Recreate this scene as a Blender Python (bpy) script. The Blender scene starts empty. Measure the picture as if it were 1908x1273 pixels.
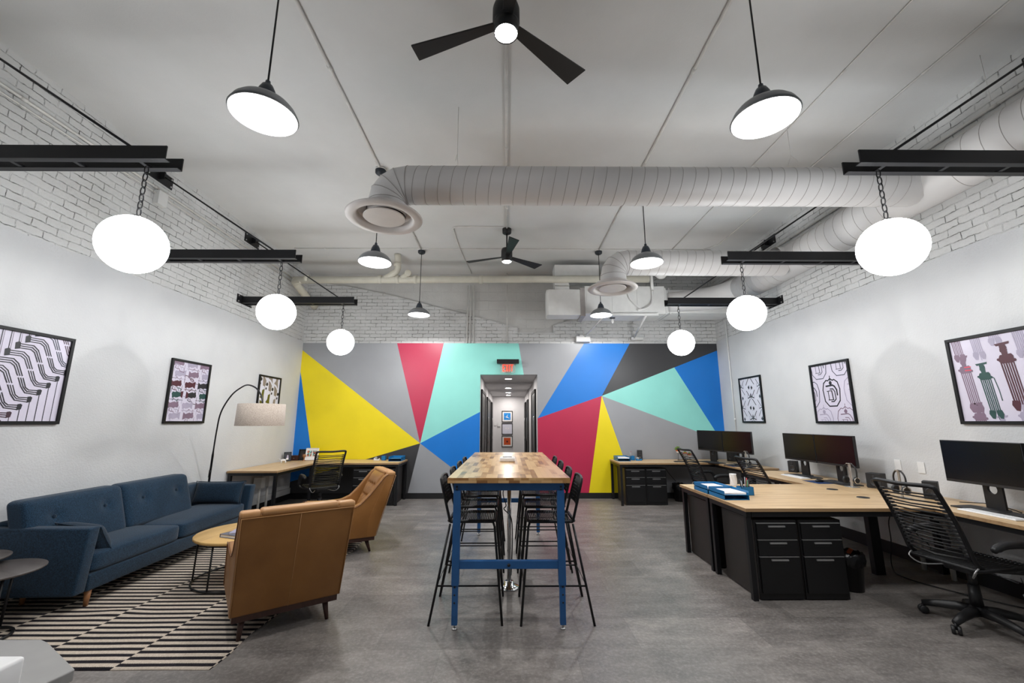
import bpy, bmesh, math, random
from mathutils import Vector, Matrix, Euler
PI = math.pi
R = math.radians
sc = bpy.context.scene
C = sc.collection

# ---------------------------------------------------------------- camera
cam_d = bpy.data.cameras.new('camera')
cam_d.sensor_width = 36.0
cam_d.lens = 779.0 / 1908.0 * 36.0
cam_d.clip_start = 0.05
cam_d.clip_end = 100
cam = bpy.data.objects.new('camera', cam_d)
cam.location = (0, 0, 1.54)
cam.rotation_euler = (R(90 + 10.8), 0, R(-0.5))
C.objects.link(cam)
sc.camera = cam
# ---------------------------------------------------------------- world and exposure
w = bpy.data.worlds.new('world'); sc.world = w; w.use_nodes = True
w.node_tree.nodes['Background'].inputs[0].default_value = (0.86, 0.92, 1.0, 1)
w.node_tree.nodes['Background'].inputs[1].default_value = 0.10
sc.view_settings.view_transform = 'Standard'
sc.view_settings.look = 'None'
sc.view_settings.exposure = 0.50
sc.view_settings.gamma = 1.0
sc.view_settings.use_curve_mapping = False
GLOBE_E, LENS_E, FAN_E, HALL_E = 17.5, 8.0, 65.0, 180.0

# ---------------------------------------------------------------- materials
MATS = {}
def lin(h):
    if isinstance(h, str):
        h = h.lstrip('#'); c = [int(h[i:i+2], 16) / 255 for i in (0, 2, 4)]
        return tuple(((x / 12.92) if x <= .04045 else ((x + .055) / 1.055) ** 2.4) for x in c) + (1,)
    return tuple(h) + (1,)
class NT:
    def __init__(s, name):
        s.m = bpy.data.materials.new(name); s.m.use_nodes = True
        s.t = s.m.node_tree; s.b = s.t.nodes['Principled BSDF']
    def n(s, typ, **k):
        o = s.t.nodes.new(typ)
        for a, v in k.items():
            if a.startswith('_'): o.inputs[int(a[1:])].default_value = v
            elif a.startswith('i_'): o.inputs[a[2:].replace('_', ' ')].default_value = v
            else: setattr(o, a, v)
        return o
    def l(s, a, b): s.t.links.new(a, b)
    def coord(s, kind='Object', scale=(1, 1, 1), swz=None):
        tc = s.n('ShaderNodeTexCoord'); out = tc.outputs[kind]
        if swz:
            sp = s.n('ShaderNodeSeparateXYZ'); s.l(out, sp.inputs[0])
            cb = s.n('ShaderNodeCombineXYZ')
            for i, ch in enumerate(swz): s.l(sp.outputs['xyz'.index(ch)], cb.inputs[i])
            out = cb.outputs[0]
        mp = s.n('ShaderNodeMapping'); mp.inputs['Scale'].default_value = scale
        s.l(out, mp.inputs[0]); return mp.outputs[0]
    def noise(s, vec, scale, detail=3, rough=.5):
        o = s.n('ShaderNodeTexNoise'); o.inputs['Scale'].default_value = scale
        o.inputs['Detail'].default_value = detail; o.inputs['Roughness'].default_value = rough
        s.l(vec, o.inputs['Vector']); return o.outputs['Fac']
    def ramp(s, fac, stops):
        o = s.n('ShaderNodeValToRGB'); e = o.color_ramp.elements
        while len(e) < len(stops): e.new(.5)
        for i, (p, c) in enumerate(stops): e[i].position = p; e[i].color = c if len(c) == 4 else tuple(c) + (1,)
        s.l(fac, o.inputs[0]); return o.outputs[0]
    def mix(s, fac, a, b, mode='MIX'):
        o = s.n('ShaderNodeMix', data_type='RGBA', blend_type=mode)
        for sock, v in ((o.inputs[0], fac), (o.inputs[6], a), (o.inputs[7], b)):
            if hasattr(v, 'links'): s.l(v, sock)
            else: sock.default_value = v
        return o.outputs[2]
    def math(s, op, a, b=0.0):
        o = s.n('ShaderNodeMath', operation=op)
        for sock, v in ((o.inputs[0], a), (o.inputs[1], b)):
            if hasattr(v, 'links'): s.l(v, sock)
            else: sock.default_value = v
        return o.outputs[0]
    def bump(s, h, strength=.3, dist=.01, prev=None):
        o = s.n('ShaderNodeBump'); o.inputs['Strength'].default_value = strength; o.inputs['Distance'].default_value = dist
        s.l(h, o.inputs['Height'])
        if prev: s.l(prev, o.inputs['Normal'])
        s.l(o.outputs[0], s.b.inputs['Normal']); return o.outputs[0]
    def set(s, col=None, rough=None, metal=None, spec=None):
        if col is not None:
            if hasattr(col, 'links'): s.l(col, s.b.inputs['Base Color'])
            else: s.b.inputs['Base Color'].default_value = col
        if rough is not None:
            if hasattr(rough, 'links'): s.l(rough, s.b.inputs['Roughness'])
            else: s.b.inputs['Roughness'].default_value = rough
        if metal is not None: s.b.inputs['Metallic'].default_value = metal
        if spec is not None: s.b.inputs['Specular IOR Level'].default_value = spec
def simple(name, col, rough=.5, metal=0, var=.08, vscale=8, bump=0, bscale=60, spec=.5, bdist=.002):
    t = NT(name); c = lin(col); v = t.coord()
    f = t.noise(v, vscale, 3)
    dark = tuple(x * (1 - var) for x in c[:3]) + (1,); lite = tuple(min(1, x * (1 + var)) for x in c[:3]) + (1,)
    t.set(t.ramp(f, [(.3, dark), (.7, lite)]), rough, metal, spec)
    if bump: t.bump(t.noise(v, bscale, 2), bump, bdist)
    MATS[name] = t.m; return t.m
def emis(name, col, s):
    t = NT(name); t.set((0.8, 0.8, 0.8, 1), .4)
    t.b.inputs['Emission Color'].default_value = lin(col); t.b.inputs['Emission Strength'].default_value = s
    MATS[name] = t.m; return t.m

def brick_mat(name, swz, plain=False):
    t = NT(name); v = t.coord(swz=swz)
    w1 = t.n('ShaderNodeTexNoise'); w1.inputs['Scale'].default_value = 9; w1.inputs['Detail'].default_value = 3; t.l(v, w1.inputs['Vector'])
    off = t.n('ShaderNodeVectorMath', operation='SCALE'); off.inputs[3].default_value = .030
    t.l(w1.outputs['Color'], off.inputs[0])
    ad0 = t.n('ShaderNodeVectorMath', operation='ADD'); t.l(v, ad0.inputs[0]); t.l(off.outputs[0], ad0.inputs[1])
    w2 = t.n('ShaderNodeTexNoise'); w2.inputs['Scale'].default_value = 38; w2.inputs['Detail'].default_value = 2; t.l(v, w2.inputs['Vector'])
    of2 = t.n('ShaderNodeVectorMath', operation='SCALE'); of2.inputs[3].default_value = .012
    t.l(w2.outputs['Color'], of2.inputs[0])
    ad = t.n('ShaderNodeVectorMath', operation='ADD'); t.l(ad0.outputs[0], ad.inputs[0]); t.l(of2.outputs[0], ad.inputs[1])
    b = t.n('ShaderNodeTexBrick'); t.l(ad.outputs[0], b.inputs['Vector'])
    b.inputs['Scale'].default_value = 1.0; b.inputs['Brick Width'].default_value = .23; b.inputs['Row Height'].default_value = .078
    b.inputs['Mortar Size'].default_value = .0055; b.inputs['Mortar Smooth'].default_value = .35; b.inputs['Bias'].default_value = 0
    if plain: b.inputs['Brick Width'].default_value = .42; b.inputs['Row Height'].default_value = .21
    b.inputs['Color1'].default_value = (0, 0, 0, 1); b.inputs['Color2'].default_value = (.35, .35, .35, 1); b.inputs['Mortar'].default_value = (1, 1, 1, 1)
    mort = b.outputs['Fac']
    # cracks: only parts of the joints are open and dark, paint fills the rest
    b2 = t.n('ShaderNodeTexBrick'); t.l(ad.outputs[0], b2.inputs['Vector'])
    for k in ('Scale', 'Brick Width', 'Row Height'): b2.inputs[k].default_value = b.inputs[k].default_value
    b2.inputs['Mortar Size'].default_value = .0030; b2.inputs['Mortar Smooth'].default_value = .4
    gap = t.ramp(t.noise(v, 5.0, 6, .8), [(.47 if not plain else .60, (0, 0, 0)), (.60 if not plain else .72, (1, 1, 1))])
    crack = t.math('MULTIPLY', b2.outputs['Fac'], gap)
    base = t.ramp(t.noise(v, 3.0, 4), [(.3, lin('#c9c9c8')), (.7, lin('#d5d5d4'))]) if not plain else t.ramp(t.noise(v, 3.0, 4), [(.3, lin('#c2c1be')), (.7, lin('#cdccc9'))])
    col = t.mix(crack, base, lin('#2c2825'))
    t.set(col, .62)
    h = t.math('SUBTRACT', t.math('ADD', t.math('MULTIPLY', t.noise(v, 30, 4), .35), t.math('MULTIPLY', t.noise(v, 6, 2), .5)), t.math('MULTIPLY', mort, .75 if not plain else .3))
    h = t.math('SUBTRACT', h, t.math('MULTIPLY', crack, .8))
    t.bump(h, .8, .016)
    MATS[name] = t.m
brick_mat('brick_side', 'yzx'); brick_mat('brick_back', 'xzy'); brick_mat('block_back', 'xzy', True)

t = NT('plaster'); v = t.coord(); t.set(t.ramp(t.noise(v, 1.5, 3), [(.3, lin('#c6c7c9')), (.7, lin('#cfd0d1'))]), .55)
t.bump(t.math('ADD', t.noise(v, 55, 4, .6), t.math('MULTIPLY', t.noise(v, 9, 2), .6)), .55, .007); MATS['plaster'] = t.m
t = NT('ceiling_paint'); v = t.coord(); t.set(t.ramp(t.noise(v, .9, 5, .6), [(.3, lin('#cfcfcd')), (.7, lin('#dadad9'))]), .8)
t.bump(t.noise(v, 60, 4, .6), .25, .005); MATS['ceiling_paint'] = t.m
def mural(name, col):
    t = NT(name); v = t.coord(); c = lin(col)
    t.set(t.ramp(t.noise(v, 2, 3), [(.3, tuple(x * .96 for x in c[:3])), (.7, tuple(min(1, x * 1.03) for x in c[:3]))]), .42)
    t.bump(t.noise(v, 70, 3), .12, .004); MATS[name] = t.m
for nme, cc in dict(mural_grey='#9a9ca0', mural_yellow='#f0da14', mural_red='#bb284d', mural_mint='#90dcd2', mural_blue='#0b78d2', mural_dark='#38383a').items(): mural(nme, cc)

t = NT('floor_tile'); v = t.coord()
b = t.n('ShaderNodeTexBrick'); t.l(v, b.inputs['Vector']); b.inputs['Scale'].default_value = 1
b.inputs['Brick Width'].default_value = .92; b.inputs['Row Height'].default_value = .46; b.inputs['Mortar Size'].default_value = .0014; b.inputs['Mortar Smooth'].default_value = .2
b.inputs['Color1'].default_value = (.66, .66, .66, 1); b.inputs['Color2'].default_value = (.98, .97, .96, 1); b.inputs['Mortar'].default_value = (.55, .55, .55, 1)
n1 = t.noise(t.coord(scale=(1, 2.2, 1)), 2.6, 10, .68); n2 = t.noise(v, 38, 6, .75)
c1 = t.ramp(n1, [(.32, lin('#67615d')), (.50, lin('#86807b')), (.68, lin('#a8a19b'))])
c2 = t.mix(.38, c1, t.ramp(n2, [(.3, (.05, .05, .05)), (.5, (.19, .18, .175)), (.72, (.55, .53, .51))]))
t.set(t.mix(1.0, c2, b.outputs['Color'], 'MULTIPLY'), t.math('ADD', .30, t.math('MULTIPLY', n1, .22)))
t.bump(t.math('SUBTRACT', t.math('MULTIPLY', n2, .3), b.outputs['Fac']), .25, .002); MATS['floor_tile'] = t.m

def wood(name, c1, c2, axis='x', rough=.42, stretch=9, c3=None):
    t = NT(name); scl = {'x': (1, stretch, stretch), 'y': (stretch, 1, stretch), 'z': (stretch, stretch, 1)}[axis]
    v = t.coord(scale=scl); n = t.noise(v, 1.8, 7, .65)
    c3 = c3 or c2
    t.set(t.ramp(n, [(.28, lin(c1)), (.5, lin(c2)), (.74, lin(c3))]), rough); t.bump(n, .08, .002); MATS[name] = t.m
wood('oak_x', '#b5936a', '#d2b389', 'x', .38, 9, '#dcc098'); wood('oak_y', '#b5936a', '#d2b389', 'y', .38, 9, '#dcc098')
wood('oak_edge', '#80613f', '#a58560', 'x', .5); wood('round_oak', '#b08a4d', '#cfa868', 'y', .4, 7)
wood('walnut', '#2a1712', '#3d241c', 'z', .4); wood('light_leg', '#7a4d2f', '#9a6a44', 'z', .45)
wood('dark_top', '#3b3534', '#55504e', 'x', .4, 6)
def butcher(name, swz, bw, rh):
    t = NT(name); v = t.coord(swz=swz)
    b = t.n('ShaderNodeTexBrick'); t.l(v, b.inputs['Vector']); b.inputs['Scale'].default_value = 1
    b.inputs['Brick Width'].default_value = bw; b.inputs['Row Height'].default_value = rh; b.inputs['Mortar Size'].default_value = .0006
    b.inputs['Color1'].default_value = (0, 0, 0, 1); b.inputs['Color2'].default_value = (1, 1, 1, 1); b.inputs['Mortar'].default_value = (.3, .3, .3, 1)
    b.offset = .37; b.offset_frequency = 2; b.squash = .7; b.squash_frequency = 3
    grain = t.noise(t.coord(swz=swz, scale=(2, 40, 2)), 1.5, 5, .6)
    blot = t.noise(v, 5.5, 4, .6)
    f = t.math('ADD', t.math('MULTIPLY', b.outputs['Color'], .55), t.math('ADD', t.math('MULTIPLY', grain, .3), t.math('MULTIPLY', blot, .35)))
    t.set(t.ramp(f, [(.22, lin('#5e3c20')), (.36, lin('#94683c')), (.52, lin('#bb8d58')), (.72, lin('#d6ae7a'))]), .30)
    t.b.inputs['Coat Weight'].default_value = .15; t.b.inputs['Coat Roughness'].default_value = .2
    MATS[name] = t.m
butcher('butcher_block', 'yxz', .34, .046)
butcher('butcher_end', 'xzy', .085, .09)

t = NT('rug_weave'); v = t.coord()
sp = t.n('ShaderNodeSeparateXYZ'); t.l(v, sp.inputs[0])
wob = t.math('MULTIPLY', t.math('SUBTRACT', t.noise(t.coord(scale=(1, 1, 1)), 2.2, 2), .5), .018)
colid = t.math('FLOOR', t.math('DIVIDE', t.math('ADD', sp.outputs[0], 20 * .62 + 1.88), .62))
half = t.math('MULTIPLY', t.math('MODULO', colid, 2.0), .5)
ph = t.math('FRACT', t.math('ADD', t.math('DIVIDE', t.math('ADD', t.math('ADD', sp.outputs[1], wob), 0.018), .077), half))
saw = t.math('MULTIPLY', t.math('SUBTRACT', t.math('FRACT', t.math('MULTIPLY', sp.outputs[0], 90)), .5), .07)
st = t.math('GREATER_THAN', t.math('ADD', ph, saw), .47)
weave = t.noise(t.coord(scale=(1, .35, 1)), 160, 2)
cr = t.ramp(weave, [(.3, lin('#b3a596')), (.7, lin('#d0c4b5'))]); bk = t.ramp(weave, [(.3, lin('#17151a')), (.7, lin('#2a272b'))])
t.set(t.mix(st, bk, cr), .95, spec=.15); t.bump(weave, .5, .003); MATS['rug_weave'] = t.m

def fabric(name, c1, c2, sc_=260, rough=.95):
    t = NT(name); v = t.coord(); n = t.noise(v, sc_, 2, .7)
    t.set(t.ramp(n, [(.35, lin(c1)), (.65, lin(c2))]), rough, spec=.2); t.bump(n, .5, .002)
    t.b.inputs['Sheen Weight'].default_value = .15; MATS[name] = t.m
fabric('navy_fabric', '#101e2c', '#243f56', 150); fabric('navy_dark', '#0f1b28', '#20384c', 150); fabric('linen_shade', '#9a8e84', '#bbaea2', 120)
t = NT('tan_leather'); v = t.coord(); n = t.noise(v, 3.5, 4)
t.set(t.ramp(n, [(.3, lin('#835626')), (.7, lin('#966633'))]), .42); t.bump(t.noise(v, 140, 3), .15, .002); MATS['tan_leather'] = t.m
simple('tan_piping', '#6e431f', .45); simple('tan_edge', '#b58656', .45, var=.06)
simple('black_metal', '#141417', .45, .2, bump=.05); simple('black_plastic', '#1b1b1d', .45); simple('black_matte', '#1c1c1f', .6)
simple('cabinet_black', '#131315', .38, .15); simple('cabinet_side', '#2b2624', .5)
simple('cord_black', '#101012', .5); simple('strap_black', '#19191b', .55, bump=.1)
simple('bar_blue', '#255a92', .45, .05, bump=.05); simple('chrome', '#c9c9c9', .15, 1, var=.02); simple('steel', '#b5b5b5', .32, .7)
simple('white_plastic', '#e6e6e6', .4, var=.02); simple('white_metal', '#e0e0de', .45, var=.04); simple('duct_white', '#cfcdcc', .5, var=.04, vscale=2, bump=.1, bscale=8, bdist=.004)
simple('diffuser_paint', '#cbc6c3', .5, var=.03); simple('duct_seam', '#a09b98', .5)
simple('pipe_cream', '#cfcbbd', .5, var=.06, vscale=5); simple('conduit_paint', '#d6d4d0', .55); simple('seam_shadow', '#5e5c59', .8)
simple('base_black', '#141416', .5); simple('hall_white', '#d9d7d8', .6, var=.02); simple('door_black', '#0d0d0f', .38)
simple('junction_navy', '#20262e', .45); simple('shade_grey', '#808386', .35, .2); simple('socket_grey', '#343b45', .4, .2)
simple('shade_white', '#eeeeee', .4, var=.01); simple('fan_black', '#151516', .5, var=.15)
simple('tray_blue', '#1272ab', .38, var=.06); simple('paper', '#efecea', .8, var=.02); simple('plug_white', '#f2f2f2', .4)
simple('screen_glass', '#0c0c0e', .22, 0, var=.1, spec=.35); simple('speaker_face', '#202022', .6); simple('speaker_cone', '#2e2e31', .35)
simple('terracotta', '#c8683c', .7); simple('pot_white', '#d8d2cc', .6); simple('succulent', '#5f7a2c', .6, var=.3, vscale=60)
simple('print_lilac', '#d5cfe0', .5, var=.02); simple('print_white', '#d9d9e6', .5, var=.02)
simple('print_black', '#1b1a22', .5); simple('print_plum', '#3d2231', .5); simple('print_mauve', '#80697d', .5); simple('print_slate', '#3a4250', .5)
simple('print_wine', '#4a1426', .5); simple('print_teal', '#1c4643', .5); simple('print_faint', '#aaa2b8', .5); simple('print_olive', '#5b5a12', .5); simple('print_taupe', '#8b7f76', .5)
simple('print_skyblue', '#1f8ee0', .5, var=.2, vscale=14); simple('print_orange', '#c8501c', .5, var=.12, vscale=10); simple('print_pink', '#e2485e', .5)
simple('frame_black', '#0e0e10', .5, spec=.3); simple('yellow_plastic', '#e9cd1c', .5); simple('mouse_black', '#141416', .3); simple('mat_blue', '#16345f', .7)
simple('light_grey_plastic', '#8f8e8c', .35, var=.05); simple('outlet_white', '#dcdcdc', .4); simple('bag_black', '#0e0e10', .3, bump=.8, bscale=25, bdist=.01)
simple('cup_ridge', '#e4e4e6', .5); simple('book_grey', '#5d5f6b', .5); simple('book_lilac', '#9c99b4', .4); simple('silver_band', '#cfc9c0', .25, .6)
simple('pen_red', '#b51f2c', .4); simple('pen_green', '#2d8a52', .4); simple('pen_grey', '#9fa3a8', .3); simple('key_grey', '#b9bac0', .5); simple('clear_panel', '#5e6b64', .15)
emis('globe_glow', (.95, .98, 1.0), GLOBE_E); emis('lens_glow', (1.0, .99, .99), LENS_E); emis('fan_glow', (1.0, .93, .9), FAN_E); emis('hall_glow', (1.0, .95, .9), HALL_E)
emis('exit_red', (1.0, .05, .02), 1.3)
MATS['exit_red'].node_tree.nodes['Principled BSDF'].inputs['Base Color'].default_value = (.5, .03, .02, 1)
t = NT('clear_acrylic'); t.set((.95, .9, .9, 1), .05); t.b.inputs['Transmission Weight'].default_value = .9; t.b.inputs['IOR'].default_value = 1.1; MATS['clear_acrylic'] = t.m

# ---------------------------------------------------------------- mesh building
class MB:
    def __init__(s): s.bm = bmesh.new(); s.mi = 0
    def m(s, i): s.mi = i; return s
    def _faces(s, vs, faces, M=None, smooth=False):
        vv = [s.bm.verts.new((M @ Vector(v)) if M else Vector(v)) for v in vs]
        for f in faces:
            try: fc = s.bm.faces.new([vv[i] for i in f])
            except ValueError: continue
            fc.material_index = s.mi; fc.smooth = smooth
        return vv
    def box(s, x0, x1, y0, y1, z0, z1, M=None):
        vs = [(x, y, z) for x in (x0, x1) for y in (y0, y1) for z in (z0, z1)]
        s._faces(vs, [(0, 1, 3, 2), (4, 6, 7, 5), (0, 4, 5, 1), (2, 3, 7, 6), (0, 2, 6, 4), (1, 5, 7, 3)], M); return s
    def cbox(s, c, d, rot=(0, 0, 0)):
        M = Matrix.Translation(c) @ Euler(rot).to_matrix().to_4x4()
        return s.box(-d[0]/2, d[0]/2, -d[1]/2, d[1]/2, -d[2]/2, d[2]/2, M)
    def rbox(s, x0, x1, y0, y1, z0, z1, r=.02, seg=3, M=None, smooth=True):
        b = bmesh.new()
        vs = [b.verts.new((x, y, z)) for x in (x0, x1) for y in (y0, y1) for z in (z0, z1)]
        for f in [(0, 1, 3, 2), (4, 6, 7, 5), (0, 4, 5, 1), (2, 3, 7, 6), (0, 2, 6, 4), (1, 5, 7, 3)]: b.faces.new([vs[i] for i in f])
        bmesh.ops.bevel(b, geom=list(b.edges) + list(b.verts), offset=r, segments=seg, profile=.5, affect='EDGES')
        s._merge(b, M, smooth); return s
    def _merge(s, b, M=None, smooth=False):
        b.verts.ensure_lookup_table(); mp = {}
        for v in b.verts: mp[v] = s.bm.verts.new((M @ v.co) if M else v.co)
        for f in b.faces:
            try: fc = s.bm.faces.new([mp[v] for v in f.verts])
            except ValueError: continue
            fc.material_index = s.mi; fc.smooth = smooth
        b.free()
    def lathe(s, prof, c=(0, 0, 0), n=24, M=None, smooth=True, cap=True):
        T = Matrix.Translation(c)
        if M: T = T @ M
        vs = []; faces = []
        for (r, z) in prof:
            for k in range(n):
                a = 2 * PI * k / n; vs.append((r * math.cos(a), r * math.sin(a), z))
        for i in range(len(prof) - 1):
            for k in range(n):
                a = i * n + k; b = i * n + (k + 1) % n
                faces.append((a, b, b + n, a + n))
        if cap:
            if prof[0][0] > 1e-5: faces.append(tuple(range(n))[::-1])
            if prof[-1][0] > 1e-5: faces.append(tuple(range((len(prof) - 1) * n, len(prof) * n)))
        s._faces(vs, faces, T, smooth); return s
    def cyl(s, c, r, z0, z1, n=20, r2=None, M=None):
        r2 = r if r2 is None else r2
        return s.lathe([(r, z0), (r2, z1)], c, n, M, True)
    def tube(s, pts, r, n=8, closed=False, rr=None, up=None):
        P = [Vector(p) for p in pts]; L = len(P); vs = []; faces = []; prev = None
        for i, p in enumerate(P):
            if closed: d = (P[(i + 1) % L] - P[i - 1])
            else: d = P[min(i + 1, L - 1)] - P[max(i - 1, 0)]
            if d.length < 1e-9: d = Vector((0, 0, 1))
            d.normalize()
            if prev is None:
                a = Vector(up) if up else (Vector((0, 0, 1)) if abs(d.z) < .9 else Vector((1, 0, 0)))
                u = d.cross(a).normalized()
            else:
                u = prev - d * prev.dot(d)
                u = u.normalized() if u.length > 1e-6 else d.orthogonal().normalized()
            prev = u; v = d.cross(u)
            ri = rr[i] if rr else r
            for k in range(n):
                a = 2 * PI * k / n; vs.append(p + (u * math.cos(a) + v * math.sin(a)) * ri)
        for i in range(L if closed else L - 1):
            j = (i + 1) % L
            for k in range(n):
                faces.append((i * n + k, i * n + (k + 1) % n, j * n + (k + 1) % n, j * n + k))
        if not closed: faces.append(tuple(range(n))[::-1]); faces.append(tuple(range((L - 1) * n, L * n)))
        s._faces(vs, faces, None, True); return s
    def sphere(s, c, r, n=24, k=14, sz=None):
        sz = sz or (1, 1, 1); b = bmesh.new()
        bmesh.ops.create_uvsphere(b, u_segments=n, v_segments=k, radius=1)
        M = Matrix.Translation(c) @ Matrix.Diagonal((r * sz[0], r * sz[1], r * sz[2], 1))
        s._merge(b, M, True); return s
    def prism(s, poly, h0, h1, M=None, smooth=False):
        n = len(poly); vs = [(x, y, h0) for x, y in poly] + [(x, y, h1) for x, y in poly]
        f = [tuple(range(n))[::-1], tuple(range(n, 2 * n))] + [(i, (i + 1) % n, n + (i + 1) % n, n + i) for i in range(n)]
        s._faces(vs, f, M, smooth); return s
    def quad(s, a, b, c, d): s._faces([a, b, c, d], [(0, 1, 2, 3)]); return s
    def build(s, name, mats, parent=None, loc=None, bevel=0, sub=0, smooth_angle=None, recalc=True):
        if recalc: bmesh.ops.recalc_face_normals(s.bm, faces=s.bm.faces)
        me = bpy.data.meshes.new(name); s.bm.to_mesh(me); s.bm.free()
        if isinstance(mats, str): mats = [mats]
        for m_ in mats: me.materials.append(MATS[m_])
        o = bpy.data.objects.new(name, me); C.objects.link(o)
        if parent: o.parent = parent
        if loc: o.location = loc
        if bevel:
            md = o.modifiers.new('bevel', 'BEVEL'); md.width = bevel; md.segments = 2; md.limit_method = 'ANGLE'; md.angle_limit = R(35)
        if sub:
            md = o.modifiers.new('sub', 'SUBSURF'); md.levels = sub; md.render_levels = sub
        return o
def thing(name, label, cat, loc=(0, 0, 0), rz=0, group=None):
    o = bpy.data.objects.new(name, None); C.objects.link(o); o.empty_display_size = .1
    o.location = loc; o.rotation_euler = (0, 0, rz); o['label'] = label; o['category'] = cat
    if group: o['group'] = group
    return o
def tag(o, label, cat, group=None, kind=None):
    o['label'] = label; o['category'] = cat
    if group: o['group'] = group
    if kind: o['kind'] = kind
    return o
def struct(o): o['kind'] = 'structure'; return o
def dup(root, loc, rz=None, label=None, group=None):
    def cp(o, par):
        c = o.copy(); C.objects.link(c); c.parent = par
        for ch in o.children: cp(ch, c)
        return c
    r = cp(root, None); r.location = loc
    if rz is not None: r.rotation_euler = (0, 0, rz)
    if label: r['label'] = label
    if group: r['group'] = group
    return r
def arc(c, r, a0, a1, n, plane='xy'):
    out = []
    for i in range(n + 1):
        a = a0 + (a1 - a0) * i / n; u, v = r * math.cos(a), r * math.sin(a)
        out.append({'xy': (c[0] + u, c[1] + v, c[2]), 'xz': (c[0] + u, c[1], c[2] + v), 'yz': (c[0], c[1] + u, c[2] + v)}[plane])
    return out
def smooth_path(P, k=6):
    P = [Vector(p) for p in P]; out = []
    for i in range(len(P) - 1):
        p0, p1, p2, p3 = P[max(i - 1, 0)], P[i], P[i + 1], P[min(i + 2, len(P) - 1)]
        for j in range(k):
            t_ = j / k
            out.append(.5 * ((2 * p1) + (p2 - p0) * t_ + (2 * p0 - 5 * p1 + 4 * p2 - p3) * t_ ** 2 + (3 * p1 - p0 - 3 * p2 + p3) * t_ ** 3))
    out.append(P[-1]); return out

# ---------------------------------------------------------------- the room
XL, XR, YB, CZ, YF = -4.45, 4.55, 8.93, 4.80, -3.0
struct(MB().box(XL - .2, XR + .2, YF, 17.2, -.12, 0).build('floor', 'floor_tile'))
struct(MB().box(XL - .2, XR + .2, YF, YB + .3, CZ, CZ + .15).build('ceiling', 'ceiling_paint'))
def side_wall(name, x, sgn):
    m = MB(); m.m(0).box(*sorted((x, x + sgn * .2)), YF, YB + .3, 0, CZ)
    # plaster skim stops in a slightly ragged line below the bare painted brick
    random.seed(5 if sgn > 0 else 9)
    ys = [YF + i * (YB - YF) / 90 for i in range(91)]
    poly = [(YF, .0)] + [(YB, .0)] + [(y, 3.235 + random.uniform(-.014, .014)) for y in reversed(ys)]
    M = Matrix(((0, 0, 1, 0), (1, 0, 0, 0), (0, 1, 0, 0), (0, 0, 0, 1)))
    m.m(1).prism(poly, x - sgn * .018, x + sgn * .01, M)
    return struct(m.build(name, ['brick_side', 'plaster']))
side_wall('wall_left', XL, -1); side_wall('wall_right', XR, 1)
# back wall: block wall, proud brick layer, painted drywall with the mural and the opening
m = MB()
MX = Matrix(((1, 0, 0, 0), (0, 0, 1, 0), (0, 1, 0, 0), (0, 0, 0, 1)))   # prism (x, z) -> extruded along y
m.m(0).box(XL, XR, YB + .07, YB + .2, 3.0, CZ)
poly = [(XL, 3.2), (XR, 3.2), (XR, CZ), (3.4, CZ), (2.5, 4.5), (1.9, 4.15), (1.35, 3.72), (.98, 3.60), (.98, 3.44), (.2, 3.44), (.2, 3.55), (-.09, 3.63), (-.8, 3.82), (-1.6, 4.02), (-2.5, 4.26), (-3.49, 4.47), (XL, 4.62)]
m.m(1).prism(poly, YB + .005, YB + .10, MX)
HX0, HX1, HZ = -.60, .62, 2.52
P = (-1.826, 1.09); Q = (1.983, 2.068)
cols = ['block_back', 'brick_back', 'mural_grey', 'mural_yellow', 'mural_red', 'mural_mint', 'mural_blue', 'mural_dark', 'hall_white']
def mp(mat, pts): m.m(cols.index(mat)).prism(pts, YB - .012, YB + .12, MX)
mp('mural_blue', [(XL, 2.66), (-3.955, .47), (XL, .325)])
mp('mural_yellow', [(XL, 3.055), P, (-3.955, .47), (XL, 2.66)])
mp('mural_dark', [P, (-2.06, 0), (XL, 0), (XL, .325), (-3.955, .47)])
mp('mural_grey', [(XL, 3.2), (-2.41, 3.2), P, (XL, 3.055)])
mp('mural_red', [(-2.41, 3.2), (-1.40, 3.2), P])
mp('mural_mint', [(-1.40, 3.2), (.22, 3.2), (.33, HZ), (HX0, HZ), (HX0, 1.73), P])
mp('mural_blue', [P, (HX0, 1.73), (HX0, .198)])
mp('mural_grey', [P, (HX0, .198), (HX0, 0), (-2.06, 0)])
mp('mural_grey', [(.22, 3.2), (1.643, 3.2), (HX1, 1.6), (HX1, HZ), (.33, HZ)])
mp('mural_blue', [(1.643, 3.2), (2.638, 3.2), Q, (HX1, 1.6)])
mp('mural_red', [(HX1, 1.6), Q, (1.626, 0), (HX1, 0)])
mp('mural_yellow', [Q, (2.64, 0), (1.626, 0)])
mp('mural_dark', [(2.638, 3.2), (XR, 3.2), (XR, 3.055), (3.573, 2.678), Q])
mp('mural_blue', [(XR, 3.055), (3.573, 2.678), (4.448, 1.141), (XR, .96)])
mp('mural_mint', [Q, (3.573, 2.678), (4.448, 1.141)])
mp('mural_grey', [Q, (4.448, 1.141), (XR, .96), (XR, 0), (2.64, 0)])
struct(m.build('wall_back', cols))
struct(MB().box(XL, HX0 - .01, YB - .03, YB - .012, 0, .11).build('baseboard_back', 'base_black'))
struct(MB().box(HX1 + .01, XR, YB - .03, YB - .012, 0, .11).build('baseboard_back', 'base_black'))
struct(MB().box(XL + .018, XL + .034, YF, YB, 0, .11).build('baseboard_left', 'base_black'))
struct(MB().box(XR - .034, XR - .018, YF, YB, 0, .14).build('baseboard_right', 'base_black'))
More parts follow.
